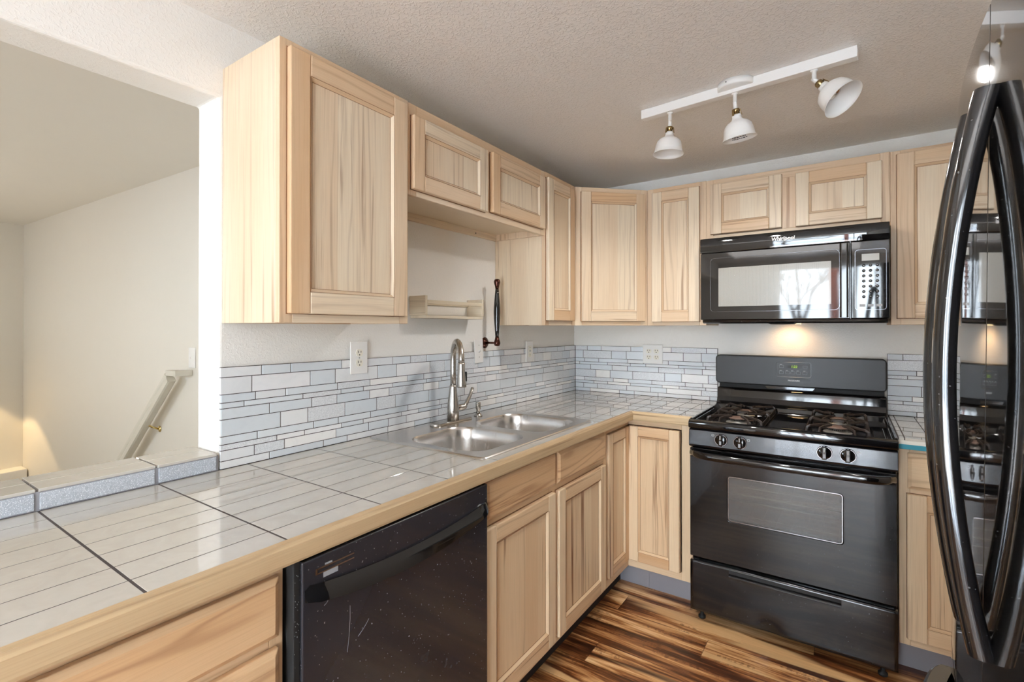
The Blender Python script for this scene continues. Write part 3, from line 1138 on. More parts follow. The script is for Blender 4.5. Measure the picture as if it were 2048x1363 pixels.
base_left('drawer base cabinet at the near end, beside the dishwasher', -3.35, -2.5625,
          [('drawer', -3.32, -2.579, 0.742, 0.862), ('drawer', -3.32, -2.579, 0.530, 0.720), ('drawer', -3.32, -2.579, 0.325, 0.508), ('drawer', -3.32, -2.579, 0.150, 0.303)],
          fr=0.03, mids=((-3.32, -2.5925, 0.715, 0.745), (-3.32, -2.5925, 0.505, 0.533), (-3.32, -2.5925, 0.300, 0.328)))
base_left('wide sink base cabinet with two false drawers over two doors', -1.898, -0.905,
          [('drawer', -1.884, -1.430, 0.750, 0.873), ('drawer', -1.410, -0.950, 0.750, 0.874),
           ('door', -1.886, -1.436, 0.150, 0.724), ('door', -1.408, -0.950, 0.150, 0.722)],
          fr=0.03, mids=((-1.455, -1.392, 0.158, 0.85), (-1.868, -1.455, 0.722, 0.752), (-1.392, -0.935, 0.722, 0.752)))

# ---- L-shaped corner base cabinet with a folding door
t = thing('corner_base_cabinet', 'L-shaped corner base cabinet with a folding two-wing door', 'cabinet', (0.45, -0.45, 0))
b = MB()
b.box(0.002, 0.591, -0.9045, -0.892, 0.12, 0.8855, 'wood_base')
b.box(0.002, 0.010, -0.892, -0.002, 0.12, 0.8855, 'cab_in')
b.box(0.010, 0.936, -0.010, -0.002, 0.12, 0.8855, 'cab_in')
b.box(0.922, 0.936, -0.591, -0.010, 0.12, 0.8855, 'wood_base')
b.box(0.010, 0.591, -0.892, -0.010, 0.12, 0.135, 'cab_in')
b.box(0.591, 0.922, -0.591, -0.010, 0.12, 0.135, 'cab_in')
b.build('carcass', t, 0.001, 1)
b = MB()
b.box(0.591, 0.610, -0.9045, -0.896, 0.12, 0.8855, 'wood_base', tone=.6)
b.box(0.591, 0.610, -0.896, -0.610, 0.12, 0.158, 'wood_base', UP, .3)
b.box(0.591, 0.610, -0.896, -0.610, 0.853, 0.8855, 'wood_base', UP, .8)
b.box(0.591, 0.880, -0.610, -0.591, 0.12, 0.160, 'wood_base', RT, .3)
b.box(0.591, 0.880, -0.610, -0.591, 0.857, 0.8855, 'wood_base', RT, .5)
b.box(0.880, 0.936, -0.610, -0.591, 0.12, 0.8855, 'wood_base', tone=.2)
b.build('face_frame', t, 0.0012, 1)
b = MB()
b.box(0.525, 0.540, -0.9045, -0.535, 0, 0.1195, 'kick_black')
b.build('toe_kick', t)
b = MB()
b.box(0.5405, 0.6955, -0.541, -0.535, 0, 0.1195, 'kick_grey')
b.box(0.6965, 0.9365, -0.541, -0.535, 0, 0.1195, 'kick_grey')
kk = b.build('toe_kick', t)
tag(kk, 'grey vinyl toe kick strip with a seam')
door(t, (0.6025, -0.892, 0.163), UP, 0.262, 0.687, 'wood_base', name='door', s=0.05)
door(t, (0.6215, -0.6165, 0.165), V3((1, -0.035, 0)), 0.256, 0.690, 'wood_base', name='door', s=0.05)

# ---- base cabinet right of the range
t = thing('base_cabinet', 'base cabinet with one drawer over a door, between range and refrigerator', 'cabinet', (2.0, -0.3, 0))
b = MB()
b.box(1.708, 1.722, -0.591, -0.002, 0.12, 0.8855, 'wood_base')
b.box(2.40, 2.414, -0.591, -0.002, 0.12, 0.8855, 'wood_base')
b.box(1.722, 2.40, -0.591, -0.002, 0.12, 0.135, 'cab_in')
b.box(1.722, 2.40, -0.010, -0.002, 0.135, 0.8855, 'cab_in')
b.build('carcass', t, 0.001, 1)
b = MB()
b.box(1.708, 1.742, -0.610, -0.591, 0.12, 0.8855, 'wood_base', tone=.2)
b.box(2.380, 2.414, -0.610, -0.591, 0.12, 0.8855, 'wood_base', tone=.3)
b.box(1.742, 2.380, -0.610, -0.591, 0.12, 0.155, 'wood_base', RT, .2)
b.box(1.742, 2.380, -0.610, -0.591, 0.862, 0.8855, 'wood_base', RT, .3)
b.box(1.742, 2.380, -0.610, -0.591, 0.710, 0.735, 'wood_base', RT, .3)
b.build('face_frame', t, 0.0012, 1)
b = MB()
b.box(1.708, 2.414, -0.541, -0.535, 0, 0.1195, 'kick_grey')
tag(b.build('toe_kick', t), 'grey vinyl toe kick strip')
slab(t, (1.735, -0.6108, 0.733), RT, 0.50, 0.139, tone=.25, t=0.012)
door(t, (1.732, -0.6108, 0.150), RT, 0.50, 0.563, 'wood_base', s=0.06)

# ------------------------------------------------------------------ dishwasher
t = thing('dishwasher', 'scratched black built-in dishwasher under the tiled counter', 'dishwasher', (0.3, -2.23, 0))
DY0, DY1 = -2.560, -1.9005
b = MB()
b.box(0.03, 0.612, DY0 + 0.006, DY1 - 0.004, 0.10, 0.875, 'blk_rubber')
b.build('tub', t)
b = MB()
b.box(0.50, 0.515, DY0 + 0.006, DY1 - 0.004, 0.0, 0.0995, 'kick_black')
b.build('toe_kick', t)
b = MB()
b.box(0.616, 0.646, DY0 + 0.018, DY1 - 0.003, 0.105, 0.879, 'blk_dw')
dwd = b.build('door', t, 0.004, 3)
b = MB()
b.box(0.613, 0.640, DY0 + 0.002, DY0 + 0.0175, 0.105, 0.884, 'blk_rubber')
b.build('side_strip', t, 0.002, 2)
b = MB()
b.box(0.588, 0.636, DY0 + 0.004, DY1 - 0.005, 0.8792, 0.8852, 'blk_gloss')
ctl = b.build('control_strip', t, 0.001, 1)
for k in range(9):
    b = MB()
    y = -2.10 + 0.022 * k
    if k == 8:
        b.box(0.6300, 0.6348, -2.14, -2.106, 0.8850, 0.8856, 'txt_grey')
    else:
        b.box(0.6300, 0.6348, y, y + 0.014, 0.8850, 0.8856, 'txt_grey')
    b.build('button', ctl)
# sagging handle bar
b = MB()
n = 26
vs = []
for k in range(n):
    s_ = k / (n - 1)
    y = DY0 + 0.024 + (DY1 - 0.006 - (DY0 + 0.024)) * s_
    sag = -0.024 * 4 * s_ * (1 - s_)
    prot = 0.648 + 0.017 * min(1, .35 + 20 * s_, .35 + 20 * (1 - s_))
    zt_, zb_ = 0.828 + sag, 0.796 + sag * 1.45
    vs += [(0.645, y, zt_), (prot - .013, y, zt_ + .001), (prot - .011, y, zt_ - .003), (prot - 0.004, y, (zt_ + zb_) / 2), (prot, y, zb_ + .002), (0.645, y, zb_)]
fs = []
for k in range(n - 1):
    for j in range(5):
        fs.append((6 * k + j, 6 * (k + 1) + j, 6 * (k + 1) + j + 1, 6 * k + j + 1))
fs += [tuple(range(6)), tuple(6 * (n - 1) + j for j in range(5, -1, -1))]
b.add(vs, fs, 'blk_gloss', smooth=True)
hd = b.build('handle', t)
em = hd['o'].modifiers.new('es', 'EDGE_SPLIT')
em.split_angle = radians(35)
# torn badge
b = MB()
b.box(0.6458, 0.6470, -2.508, -2.412, 0.8515, 0.8545, 'groove')
b.box(0.6458, 0.6470, -2.508, -2.412, 0.8415, 0.8442, 'groove')
b.box(0.6458, 0.6470, -2.511, -2.507, 0.8415, 0.8545, 'groove')
b.box(0.6458, 0.6464, -2.488, -2.470, 0.8550, 0.8590, 'txt_grey')
b.box(0.6458, 0.6464, -2.492, -2.455, 0.8300, 0.8410, 'txt_grey')
bd = b.build('badge', t)
tag(bd, 'torn silver badge remains')
# scratches
b = MB()
rnd = random.Random(4)
for (y, z, ln, an) in ((-2.43, .64, .10, 86), (-2.50, .59, .035, 12), (-2.53, .575, .03, 25), (-2.495, .565, .012, 100), (-2.50, .53, .03, 30), (-2.40, .66, .04, 40), (-2.46, .52, .012, 70), (-2.49, .77, .012, 40)):
    c, s_ = cos(radians(an)), sin(radians(an))
    pth = [(0.6462, y + c * ln * q + .003 * sin(q * 3), z + s_ * ln * q) for q in (0, .35, .7, 1)]
    b.tube(pth, 0.0004, 'txt_grey', 4)
for k in range(46):
    y, z = rnd.uniform(-2.53, -1.92), rnd.uniform(.3, .86)
    q = rnd.uniform(.0006, .0014)
    b.box(0.6458, 0.6462, y, y + q, z, z + q, 'txt')
for k in range(36):
    z, y = rnd.uniform(.3, .86), DY0 + .004 + rnd.uniform(0, .012)
    b.box(0.6400, 0.6404, y, y + rnd.uniform(.0005, .0012), z, z + rnd.uniform(.0005, .003), 'txt_grey')
sc = b.build('scratch_marks', t)
tag(sc, 'pale scratches and paint specks', kind='stuff')


# ------------------------------------------------------------------ sink
def rrect(cx, cy, hx, hy, r, n=10):
    pts = []
    for (sx, sy, a0) in ((1, 1, 0), (-1, 1, 90), (-1, -1, 180), (1, -1, 270)):
        for k in range(n + 1):
            a = radians(a0 + 90 * k / n)
            pts.append((cx + sx * (hx - r) + r * cos(a), cy + sy * (hy - r) + r * sin(a)))
    return pts


sk = thing('double_sink', 'stainless steel double-bowl sink set into the tiled counter', 'sink', (0.3, -1.43, HC))
RZ = HC + 0.0055
mid = -1.430
b = MB()


def rim_half(y0, y1, bowl):
    cx, cy, hx, hy, r = bowl
    inner = rrect(cx, cy, hx, hy, r)
    N = len(inner)
    outer = []
    X0, X1 = SX0 + 0.008, SX1 - 0.008
    for (x, y) in inner:
        dx, dy = x - cx, y - cy
        # project radially on the rectangle
        tt = min([((X1 - cx) / dx) if dx > 1e-9 else 9e9, ((X0 - cx) / dx) if dx < -1e-9 else 9e9,
                  ((y1 - cy) / dy) if dy > 1e-9 else 9e9, ((y0 - cy) / dy) if dy < -1e-9 else 9e9])
        outer.append((cx + dx * tt, cy + dy * tt))
    vs = [(x, y, RZ) for x, y in outer] + [(x, y, RZ - .0005) for x, y in inner]
    fs = [(i, (i + 1) % N, N + (i + 1) % N, N + i) for i in range(N)]
    # corner fills
    cs = [(X1, y1), (X0, y1), (X0, y0), (X1, y0)]
    base = len(vs)
    for c in cs:
        i = min(range(N), key=lambda k: (outer[k][0] - c[0]) ** 2 + (outer[k][1] - c[1]) ** 2)
        vs.append((c[0], c[1], RZ))
        j = len(vs) - 1
        fs.append(((i - 1) % N, j, i))
        fs.append((i, j, (i + 1) % N))
    b.add(vs, fs, 'steel')


bowls = [(0.355, -1.633, 0.180, 0.172, 0.085), (0.360, -1.232, 0.190, 0.168, 0.085)]
rim_half(SY0 + .008, mid, bowls[0])
rim_half(mid, SY1 - .008, bowls[1])
# rolled edge
o1 = rrect((SX0 + SX1) / 2, (SY0 + SY1) / 2, (SX1 - SX0) / 2, (SY1 - SY0) / 2, 0.02, 4)
o2 = rrect((SX0 + SX1) / 2, (SY0 + SY1) / 2, (SX1 - SX0) / 2 - .008, (SY1 - SY0) / 2 - .008, 0.014, 4)
N = len(o1)
vs = [(x, y, HC + .0003) for x, y in o1] + [(x + (a - x) * .4, y + (c - y) * .4, RZ + .0005) for (x, y), (a, c) in zip(o1, o2)] + [(x, y, RZ) for x, y in o2]
fs = []
for k in range(2):
    fs += [(k * N + i, k * N + (i + 1) % N, (k + 1) * N + (i + 1) % N, (k + 1) * N + i) for i in range(N)]
b.add(vs, fs, 'steel', smooth=True)
b.build('rim', sk)
for bl in bowls:
    cx, cy, hx, hy, r = bl
    b = MB()
    rings = [(0, 0), (-.002, .003), (-.006, .012), (-.010, .05), (-.016, .12), (-.026, .158), (-.048, .174), (-.09, .180)]
    vs = []
    for (dr, dz) in rings:
        vs += [(x, y, RZ - .0005 - dz) for x, y in rrect(cx, cy, hx + dr, hy + dr, max(.012, r + dr * .5 if dr > -.05 else r * .8))]
    N = len(rrect(cx, cy, hx, hy, r))
    fs = []
    for k in range(len(rings) - 1):
        fs += [(k * N + i, (k + 1) * N + i, (k + 1) * N + (i + 1) % N, k * N + (i + 1) % N) for i in range(N)]
    vs.append((cx, cy, RZ - .182))
    fs += [((len(rings) - 1) * N + i, len(vs) - 1, (len(rings) - 1) * N + (i + 1) % N) for i in range(N)]
    b.add(vs, fs, 'steel', smooth=True)
    bo = b.build('bowl', sk)
    b = MB()
    b.lathe([(.044, 0), (.044, .002), (.036, .002), (.030, -.004), (0, -.004)], (cx, cy, RZ - .180), 'z', 'chrome', 24)
    b.build('drain', bo)

# ------------------------------------------------------------------ faucet
FXc, FYc = 0.100, -1.420
fa = thing('pull_down_faucet', 'brushed nickel gooseneck pull-down faucet behind the sink bowls', 'faucet', (FXc, FYc, RZ))
b = MB()
pts = rrect(FXc - .004, FYc - .005, 0.029, 0.130, 0.028, 8)
vs = [(x, y, RZ + .0008) for x, y in pts] + [(x, y, RZ + .007) for x, y in rrect(FXc - .004, FYc - .005, 0.027, 0.128, 0.026, 8)] + [(x, y, RZ + .009) for x, y in rrect(FXc - .004, FYc - .005, 0.023, 0.124, 0.022, 8)]
N = len(pts)
fs = [(k * N + i, k * N + (i + 1) % N, (k + 1) * N + (i + 1) % N, (k + 1) * N + i) for k in range(2) for i in range(N)] + [tuple(2 * N + i for i in range(N))]
b.add(vs, fs, 'nickel')
b.build('deck_plate', fa, 0)
b = MB()
b.lathe([(0, 0), (.0265, 0), (.0265, .045), (.0250, .075), (.0195, .12), (.0160, .150), (.0155, .156), (0, .156)], (FXc, FYc, RZ + .009), 'z', 'nickel', 32)
b.build('body', fa)
ph = radians(-38)
du = V3((cos(ph), sin(ph), 0))
path = [V3((FXc, FYc, RZ + .16)), V3((FXc, FYc, 1.16)), V3((FXc, FYc, 1.215))]
R_ = 0.083
for k in range(1, 15):
    a = pi - (pi * 1.02) * k / 14
    path.append(V3((FXc, FYc, 1.215)) + du * (R_ + R_ * cos(a)) + V3((0, 0, R_ * sin(a))))
b = MB()
b.tube(path, 0.0135, 'nickel', 18)
b.build('spout', fa)
endp = path[-1]
dirv = (path[-1] - path[-2]).normalized()
b = MB()
b.lathe([(0, -.002), (.0150, -.002), (.0155, .004), (.0158, .03), (.0195, .085), (.0205, .096), (.0185, .100), (.010, .100), (0, .098)], endp, tuple(dirv), 'nickel', 28)
sh = b.build('spray_head', fa)
b = MB()
side = V3((cos(ph - radians(-52)), sin(ph + radians(52)), 0))
sv = V3((0.62, 0.78, 0)).normalized()
bp = endp + dirv * 0.055 + sv * 0.0185
b.box(-.007, .007, -.003, .004, -.02, .02, 'blk_rubber')
b.v = [bp + V3((sv.y, -sv.x, 0)) * p.x + sv * p.y + V3((0, 0, 1)) * p.z for p in b.v]
b.build('spray_button', sh, .001)
b = MB()
hb = V3((FXc, FYc, RZ + .062))
hdv = V3((0.30, 0.95, 0.0)).normalized()
b.tube([hb, hb + hdv * .05, hb + hdv * .062 + V3((0, 0, .002)), hb + hdv * .068 + V3((0, 0, .008))], [.0135, .0135, .0125, .010], 'nickel', 16)
b.tube([hb + hdv * .055 + V3((0, 0, -.002)), hb + hdv * .072 + V3((0, 0, .016)), hb + hdv * .092 + V3((0, 0, .05)), hb + hdv * .106 + V3((0, 0, .085))],
       [.0095, .0085, .0078, .0062], 'nickel', 12, rx=[.0105, .010, .0095, .0085])
b.build('lever_handle', fa)

sd = thing('soap_dispenser', 'short brushed nickel soap pump next to the faucet', 'soap dispenser', (0.098, -1.232, RZ))
b = MB()
b.lathe([(0, 0), (.021, 0), (.021, .003), (.014, .008), (.0125, .012), (0, .012)], (0.098, -1.232, RZ + .0006), 'z', 'nickel', 24)
b.build('collar', sd)
b = MB()
b.lathe([(0, 0), (.009, 0), (.009, .018), (.0125, .022), (.0125, .052), (.011, .055), (0, .055)], (0.098, -1.232, RZ + .012), 'z', 'nickel', 24)
b.tube([(0.098, -1.232, RZ + .058), (0.118, -1.262, RZ + .060), (0.134, -1.286, RZ + .057)], .0042, 'nickel', 10)
b.build('pump_head', sd)

# ------------------------------------------------------------------ outlets and switches


def slots(b, c, U, N, s=1.0):
    """duplex face at c: U = horizontal dir, N = outward"""
    U, N = V3(U), V3(N)
    Z = V3((0, 0, 1))
    for (du_, dz, hw, hh) in ((-.0065, .004, .0013, .0045), (.0065, .004, .0013, .0038), (0, -.008, .0025, .0022)):
        cc = V3(c) + U * du_ * s + Z * dz * s
        P = [cc + U * a * hw * s + Z * q * hh * s for a, q in ((-1, -1), (1, -1), (1, 1), (-1, 1))]
        b.add([p + N * .0006 for p in P], [(0, 1, 2, 3)], 'dark')


def plate(parent, c, U, N, w_, h_, t0, th):
    U, N = V3(U), V3(N)
    b = MB().frame(V3(c), U, (0, 0, 1), N)
    b.box(-w_ / 2, w_ / 2, t0, t0 + th, -h_ / 2, h_ / 2, 'white_plastic')
    return b.build('cover_plate', parent, 0.0025, 2)


def receptacle(parent, c, U, N, off):
    U, N = V3(U), V3(N)
    cc = V3(c) + N * off
    b = MB().frame(cc, U, (0, 0, 1), N)
    pts = []
    for k in range(24):
        a = 2 * pi * k / 24
        pts.append((.0165 * cos(a), max(-.0135, min(.0135, .0165 * sin(a)))))
    b.prism(pts, 0, .0018, 'y', 'cream_plastic')
    r = b.build('receptacle', parent)
    b = MB()
    slots(b, cc + N * .0018, U, N)
    b.build('slots', r)


o = thing('wall_outlet', 'white duplex outlet on the sink wall under the large wall cabinet', 'outlet', (0, -1.881, 1.243))
plate(o, (0, -1.881, 1.243), (0, 1, 0), (1, 0, 0), .082, .124, .0115, .006)
for dz in (.0195, -.0195):
    receptacle(o, (0, -1.881, 1.243 + dz), (0, 1, 0), (1, 0, 0), .0172)
b = MB()
b.lathe([(0, 0), (.003, 0), (.003, .0012), (0, .0014)], (0.0175, -1.881, 1.243), 'x', 'alu', 10)
b.build('screw', o)

o = thing('light_switch', 'crooked white toggle switch plate beside the faucet', 'switch', (0, -1.118, 1.240))
o['o'].rotation_euler = (radians(3), 0, 0)
plate(o, (0, -1.118, 1.240), (0, 1, 0), (1, 0, 0), .070, .122, .0115, .006)
b = MB()
b.prism([(0, -.008), (.012, .002), (.012, .007), (0, .006)], -.0035, .0035, 'y', 'white_plastic')
b.v = [p + V3((.0175, -1.118, 1.240)) for p in b.v]
b.build('toggle', o)
for dz in (.03, -.03):
    b = MB()
    b.lathe([(0, 0), (.003, 0), (.003, .0012), (0, .0014)], (0.0175, -1.118, 1.240 + dz), 'x', 'alu', 10)
    b.build('screw', o)

o = thing('wall_outlet', 'white rectangular safety outlet on the sink wall near the corner', 'outlet', (0, -0.623, 1.220))
plate(o, (0, -0.623, 1.220), (0, 1, 0), (1, 0, 0), .078, .122, .0115, .006)
b = MB().frame((0.0172, -0.623, 1.220), (0, 1, 0), (0, 0, 1), (1, 0, 0))
b.box(-.0165, .0165, 0, .002, -.033, .033, 'cream_plastic')
r = b.build('receptacle', o, .0006, 1)
for dz in (.02, -.02):
    b = MB()
    slots(b, V3((.0193, -0.623, 1.220 + dz)), (0, 1, 0), (1, 0, 0), .8)
    b.build('slots', r)
b = MB().frame((0.0192, -0.623, 1.220), (0, 1, 0), (0, 0, 1), (1, 0, 0))
b.box(-.008, .008, 0, .0012, -.0055, -.0008, 'white_plastic')
b.box(-.008, .008, 0, .0012, .0008, .0055, 'txt_grey')
b.build('test_button', r)

o = thing('wall_outlet', 'square white four-socket outlet on the back wall left of the range', 'outlet', (0.547, 0, 1.194))
plate(o, (0.547, 0, 1.194), (1, 0, 0), (0, -1, 0), .124, .118, .0115, .006)
for dx in (-.0235, .0235):
    for dz in (.0195, -.0195):
        receptacle(o, (0.547 + dx, 0, 1.194 + dz), (1, 0, 0), (0, -1, 0), .0172)

o = thing('light_switch', 'white toggle switch on the stair wall above the handrail end', 'switch', (-1.245, -1.784, 1.19))


def stairy(x):
    return A.y + (B.y - A.y) * (x - A.x) / (B.x - A.x)


sx_ = -1.555
o['o'].location = (sx_, stairy(sx_), 1.185)
o['_w'] = Matrix.Translation(o['o'].location).inverted()
plate(o, (sx_, stairy(sx_), 1.185), (-d.x, -d.y, 0), -nrm, .072, .118, .0005, .006)
b = MB().frame((sx_, stairy(sx_), 1.185), (-d.x, -d.y, 0), (0, 0, 1), -nrm)
b.box(-.004, .004, .006, .016, -.004, .006, 'white_plastic')
b.build('toggle', o)

# ------------------------------------------------------------------ handrail
o = thing('stair_handrail', 'cream painted wooden handrail sloping down the stair wall on brass brackets', 'handrail', (-1.55, stairy(-1.55) - .06, 1.1))
off = 0.075


def rp(x, z):
    return V3((x, stairy(x) - off, z))


prof = [(-.019, -.026), (-.012, -.030), (.012, -.030), (.019, -.026), (.019, -.006), (.0155, .001), (.019, .010), (.019, .020), (.010, .028), (-.010, .028), (-.019, .020), (-.019, .010), (-.0155, .001), (-.019, -.006)]
P0, P1 = rp(-1.655, 1.075), rp(-4.1, -1.17)
ax = (P1 - P0).normalized()
hz = ax.cross(V3((0, 0, 1))).normalized()
vv = hz.cross(ax)
vs = [P0 + hz * a * 1.2 + vv * c * 1.2 for a, c in prof] + [P1 + hz * a * 1.2 + vv * c * 1.2 for a, c in prof]
n = len(prof)
b = MB()
b.add(vs, [(i, (i + 1) % n, n + (i + 1) % n, n + i) for i in range(n)] + [tuple(range(n)), tuple(range(2 * n - 1, n - 1, -1))], 'handrail')
b.build('rail', o)
b = MB()
Q0 = rp(-1.665, 1.098)
Q1 = V3((-1.575, stairy(-1.5) - off, 1.098))
Q2 = V3((-1.50, stairy(-1.5) - .004, 1.100))
b.bar([Q0, Q1], 0.045, 0.034, 'handrail')
b.bar([Q1 + V3((.0, -.022, 0)), V3((-1.575, stairy(-1.5) - .003, 1.098))], 0.045, 0.034, 'handrail')
b.build('return_end', o, 0.004, 2)
for xb in (-1.95, -2.9):
    zc = 1.075 + (P1.z - P0.z) * (xb - P0.x) / (P1.x - P0.x)
    c = rp(xb, zc - .034)
    b = MB()
    wpt = V3((xb + .0, stairy(xb) - .0005, zc - .075))
    b.tube([c, c + V3((0, .03, -.022)), wpt + V3((0, -.008, 0))], .0055, 'brass_pale', 8)
    b.lathe([(0, 0), (.02, 0), (.018, .004), (.008, .008), (0, .008)], wpt, tuple(-nrm), 'brass_pale', 16)
    b.bar([c + V3((-.03, 0, -.018)), c + V3((.03, 0, .022))], .02, .003, 'brass_pale')
    b.build('bracket', o)

# ------------------------------------------------------------------ spice shelf and towel holder
o = thing('spice_rack', 'small birch spice rack with worn rails on the wall over the sink', 'rack', (0, -1.38, 1.40))
b = MB()
b.box(0.0008, 0.095, -1.590, -1.190, 1.400, 1.412, 'wood_grey', UP)
b.build('bottom_board', o, .001, 1)
for y in (-1.590, -1.190):
    b = MB()
    b.box(0.0008, 0.095, y - .006, y + .008, 1.4125, 1.496, 'wood_grey', (1, 0, 0))
    b.build('end_board', o, .001, 1)
b = MB()
b.box(0.086, 0.095, -1.5815, -1.1965, 1.462, 1.478, 'wood_grey', UP)
b.build('front_rail', o, .001, 1)
b = MB()
b.box(0.0008, 0.009, -1.5815, -1.1965, 1.462, 1.482, 'wood_grey', UP)
b.build('front_rail', o, .001, 1)

o = thing('paper_towel_holder', 'bronze and black upright paper towel holder mounted on the wall', 'towel holder', (0, -1.048, 1.28))
b = MB()
b.lathe([(0, 0), (.029, 0), (.029, .003), (.022, .006), (.020, .011), (.008, .014), (0, .014)], (0.0006, -1.048, 1.281), 'x', 'bronze', 28)
b.lathe([(0, 0), (.0055, 0), (.0055, .062), (0, .062)], (0.012, -1.048, 1.281), 'x', 'bronze', 12)
b.build('wall_mount', o)
b = MB()
b.lathe([(0, 0), (.012, .002), (.0165, .012), (.0165, .020), (.012, .034), (.009, .050), (0, .050)], (0.080, -1.048, 1.264), 'z', 'bronze', 24)
b.build('end_knob', o)
b = MB()
b.lathe([(0, 0), (.012, -.002), (.0165, -.012), (.0165, -.020), (.012, -.034), (.009, -.050), (0, -.050)], (0.080, -1.048, 1.610), 'z', 'bronze', 24)
b.build('end_knob', o)
b = MB()
b.lathe([(0, 0), (.009, 0), (.0115, .03), (.0165, .09), (.0175, .123), (.0165, .156), (.0115, .216), (.009, .246), (0, .246)], (0.080, -1.048, 1.314), 'z', 'blk_gloss', 24)
b.build('grip_rod', o)

# ------------------------------------------------------------------ track light
a0, a1 = V3((0.829, -1.042, 0)), V3((1.576, -1.118, 0))
td = (a1 - a0).normalized()
tn_ = V3((-td.y, td.x, 0))
tl = thing('ceiling_track_light', 'white bar ceiling light with three swivel bell lamps', 'ceiling light', (1.2, -1.06, H))
b = MB().frame((a0.x, a0.y, H), td, (0, 0, 1), tn_)
LB = (a1 - a0).length
b.box(0, LB, 0.0, 0.036, -0.0385, -0.0006, 'white_metal')
b.build('track_bar', tl, 0.002, 2)
b = MB()
cc = a0 + td * (LB * 0.50) + tn_ * 0.018
b.lathe([(0, -.0006), (.066, -.0006), (.066, -.022), (.063, -.025), (0, -.025)], (cc.x, cc.y, H), 'z', 'white_metal', 48)
b.build('canopy', tl)
b = MB()
b.lathe([(0, 0), (.0025, 0), (.0025, .001), (0, .001)], (cc.x - .025, cc.y - .0612, H - .012), (-.38, -.925, 0), 'dark', 10)
b.build('screw', tl)
ZL = H - 0.0385


def shade_profile():
    return [(.0155, .0), (.0165, .004), (.0165, .012), (.021, .020), (.036, .028), (.047, .040), (.052, .055), (.0545, .075), (.0565, .083), (.0615, .090), (.0620, .0915),
            (.0605, .0912), (.0550, .0835), (.0530, .075), (.0505, .055), (.0455, .0415), (.035, .0305), (.020, .022), (.0, .021)]


def lamp(x, y, stem, axis, textured=False, bulb=False, scale=1.0):
    """stem length straight down, then the socket and shade along 'axis'"""
    axis = V3(axis).normalized()
    hd = MB()
    p = V3((x, y, ZL))
    hd.lathe([(0, 0), (.0115, 0), (.0115, .004), (.0070, .006), (.0070, stem), (0, stem)], p, (0, 0, -1), 'white_metal', 16)
    j = p + V3((0, 0, -stem))
    hd.lathe([(0, -.007), (.0072, -.007), (.0072, .020), (0, .020)], j, tuple(axis), 'white_metal', 14)
    head = hd.build('lamp_arm', tl)
    b = MB()
    b.lathe([(0, 0), (.0125, 0), (.0135, .002), (.0135, .010), (.0115, .012), (.0115, .024), (0, .024)], j + axis * .020, tuple(axis), 'brass', 20)
    for k in range(3):
        an = 2 * pi * k / 3
        t1 = axis.cross(V3((0, 1, 0.1))).normalized()
        t2 = axis.cross(t1)
        r_ = t1 * cos(an) + t2 * sin(an)
        b.bar([j + axis * .024 + r_ * .0155, j + axis * .046 + r_ * .0185], .008, .002, 'brass', up=tuple(r_))
    b.build('socket_clip', head)
    b = MB()
    s0 = j + axis * .042
    pr = [(r * scale, h_ * scale) for r, h_ in shade_profile()]
    b.lathe([(0, 0)] + pr, s0, tuple(axis), 'white_metal', 48)
    sh = b.build('lamp_shade', head)
    if bulb:
        b = MB()
        b.lathe([(0, .026), (.014, .026), (.024, .045), (.0255, .052), (.021, .054), (.019, .050), (0, .048)], s0, tuple(axis), 'chrome', 28)
        b.build('bulb', head)
    if textured:
        t1 = axis.cross(V3((-.58, .81, 0))).normalized()
        if t1.x < 0:
            t1 = -t1
        r_ = t1.cross(axis)
        if r_.y < 0:
            r_ = -r_
        rnd = random.Random(2)
        b = MB()
        r_ = (r_ * .9 + t1 * .45).normalized()
        tt = r_.cross(axis).normalized()
        if tt.x < 0:
            tt = -tt
        for row in range(4):
            q = -.024
            while q < .024:
                wd = rnd.uniform(.003, .008)
                h0 = .058 + row * .0065
                rr = .0500
                def at_(a_, h_):
                    an = a_ / rr
                    return s0 + axis * h_ + (r_ * cos(an) + tt * sin(an)) * (rr + .0028 * (h_ - .055) / .02 - .0006 * 1)
                b.add([at_(q, h0), at_(q + wd, h0), at_(q + wd, h0 + .003), at_(q, h0 + .003)], [(0, 1, 2, 3)], 'txt_dark')
                q += wd + .002
        b.build('warning_print', sh)
    return head


lamp(0.949, -1.036, 0.040, (-0.05, -0.03, -1))
lamp(1.200, -1.066, 0.040, (0.10, 0.14, -1), textured=True)
lamp(1.455, -1.092, 0.034, (0.58, -0.26, -0.72), bulb=True, scale=1.05)

# ------------------------------------------------------------------ gas range
RX0, RX1 = 0.9425, 1.6985
rg = thing('gas_range', 'black freestanding four-burner gas range between the base cabinets', 'range', (1.32, -0.35, 0))
b = MB()
t_ = 0.03
b.box(RX0, RX0 + t_, -0.655, -0.035, 0.055, 0.886, 'blk_satin')
b.box(RX1 - t_, RX1, -0.655, -0.035, 0.055, 0.886, 'blk_satin')
b.box(RX0 + t_, RX1 - t_, -0.060, -0.035, 0.055, 0.886, 'blk_satin')
b.box(RX0 + t_, RX1 - t_, -0.655, -0.060, 0.055, 0.070, 'blk_satin')
b.box(RX0 + t_, RX1 - t_, -0.655, -0.060, 0.300, 0.345, 'blk_satin')
b.box(RX0 + t_, RX1 - t_, -0.655, -0.060, 0.790, 0.886, 'blk_satin')
b.build('body', rg, 0.002, 1)
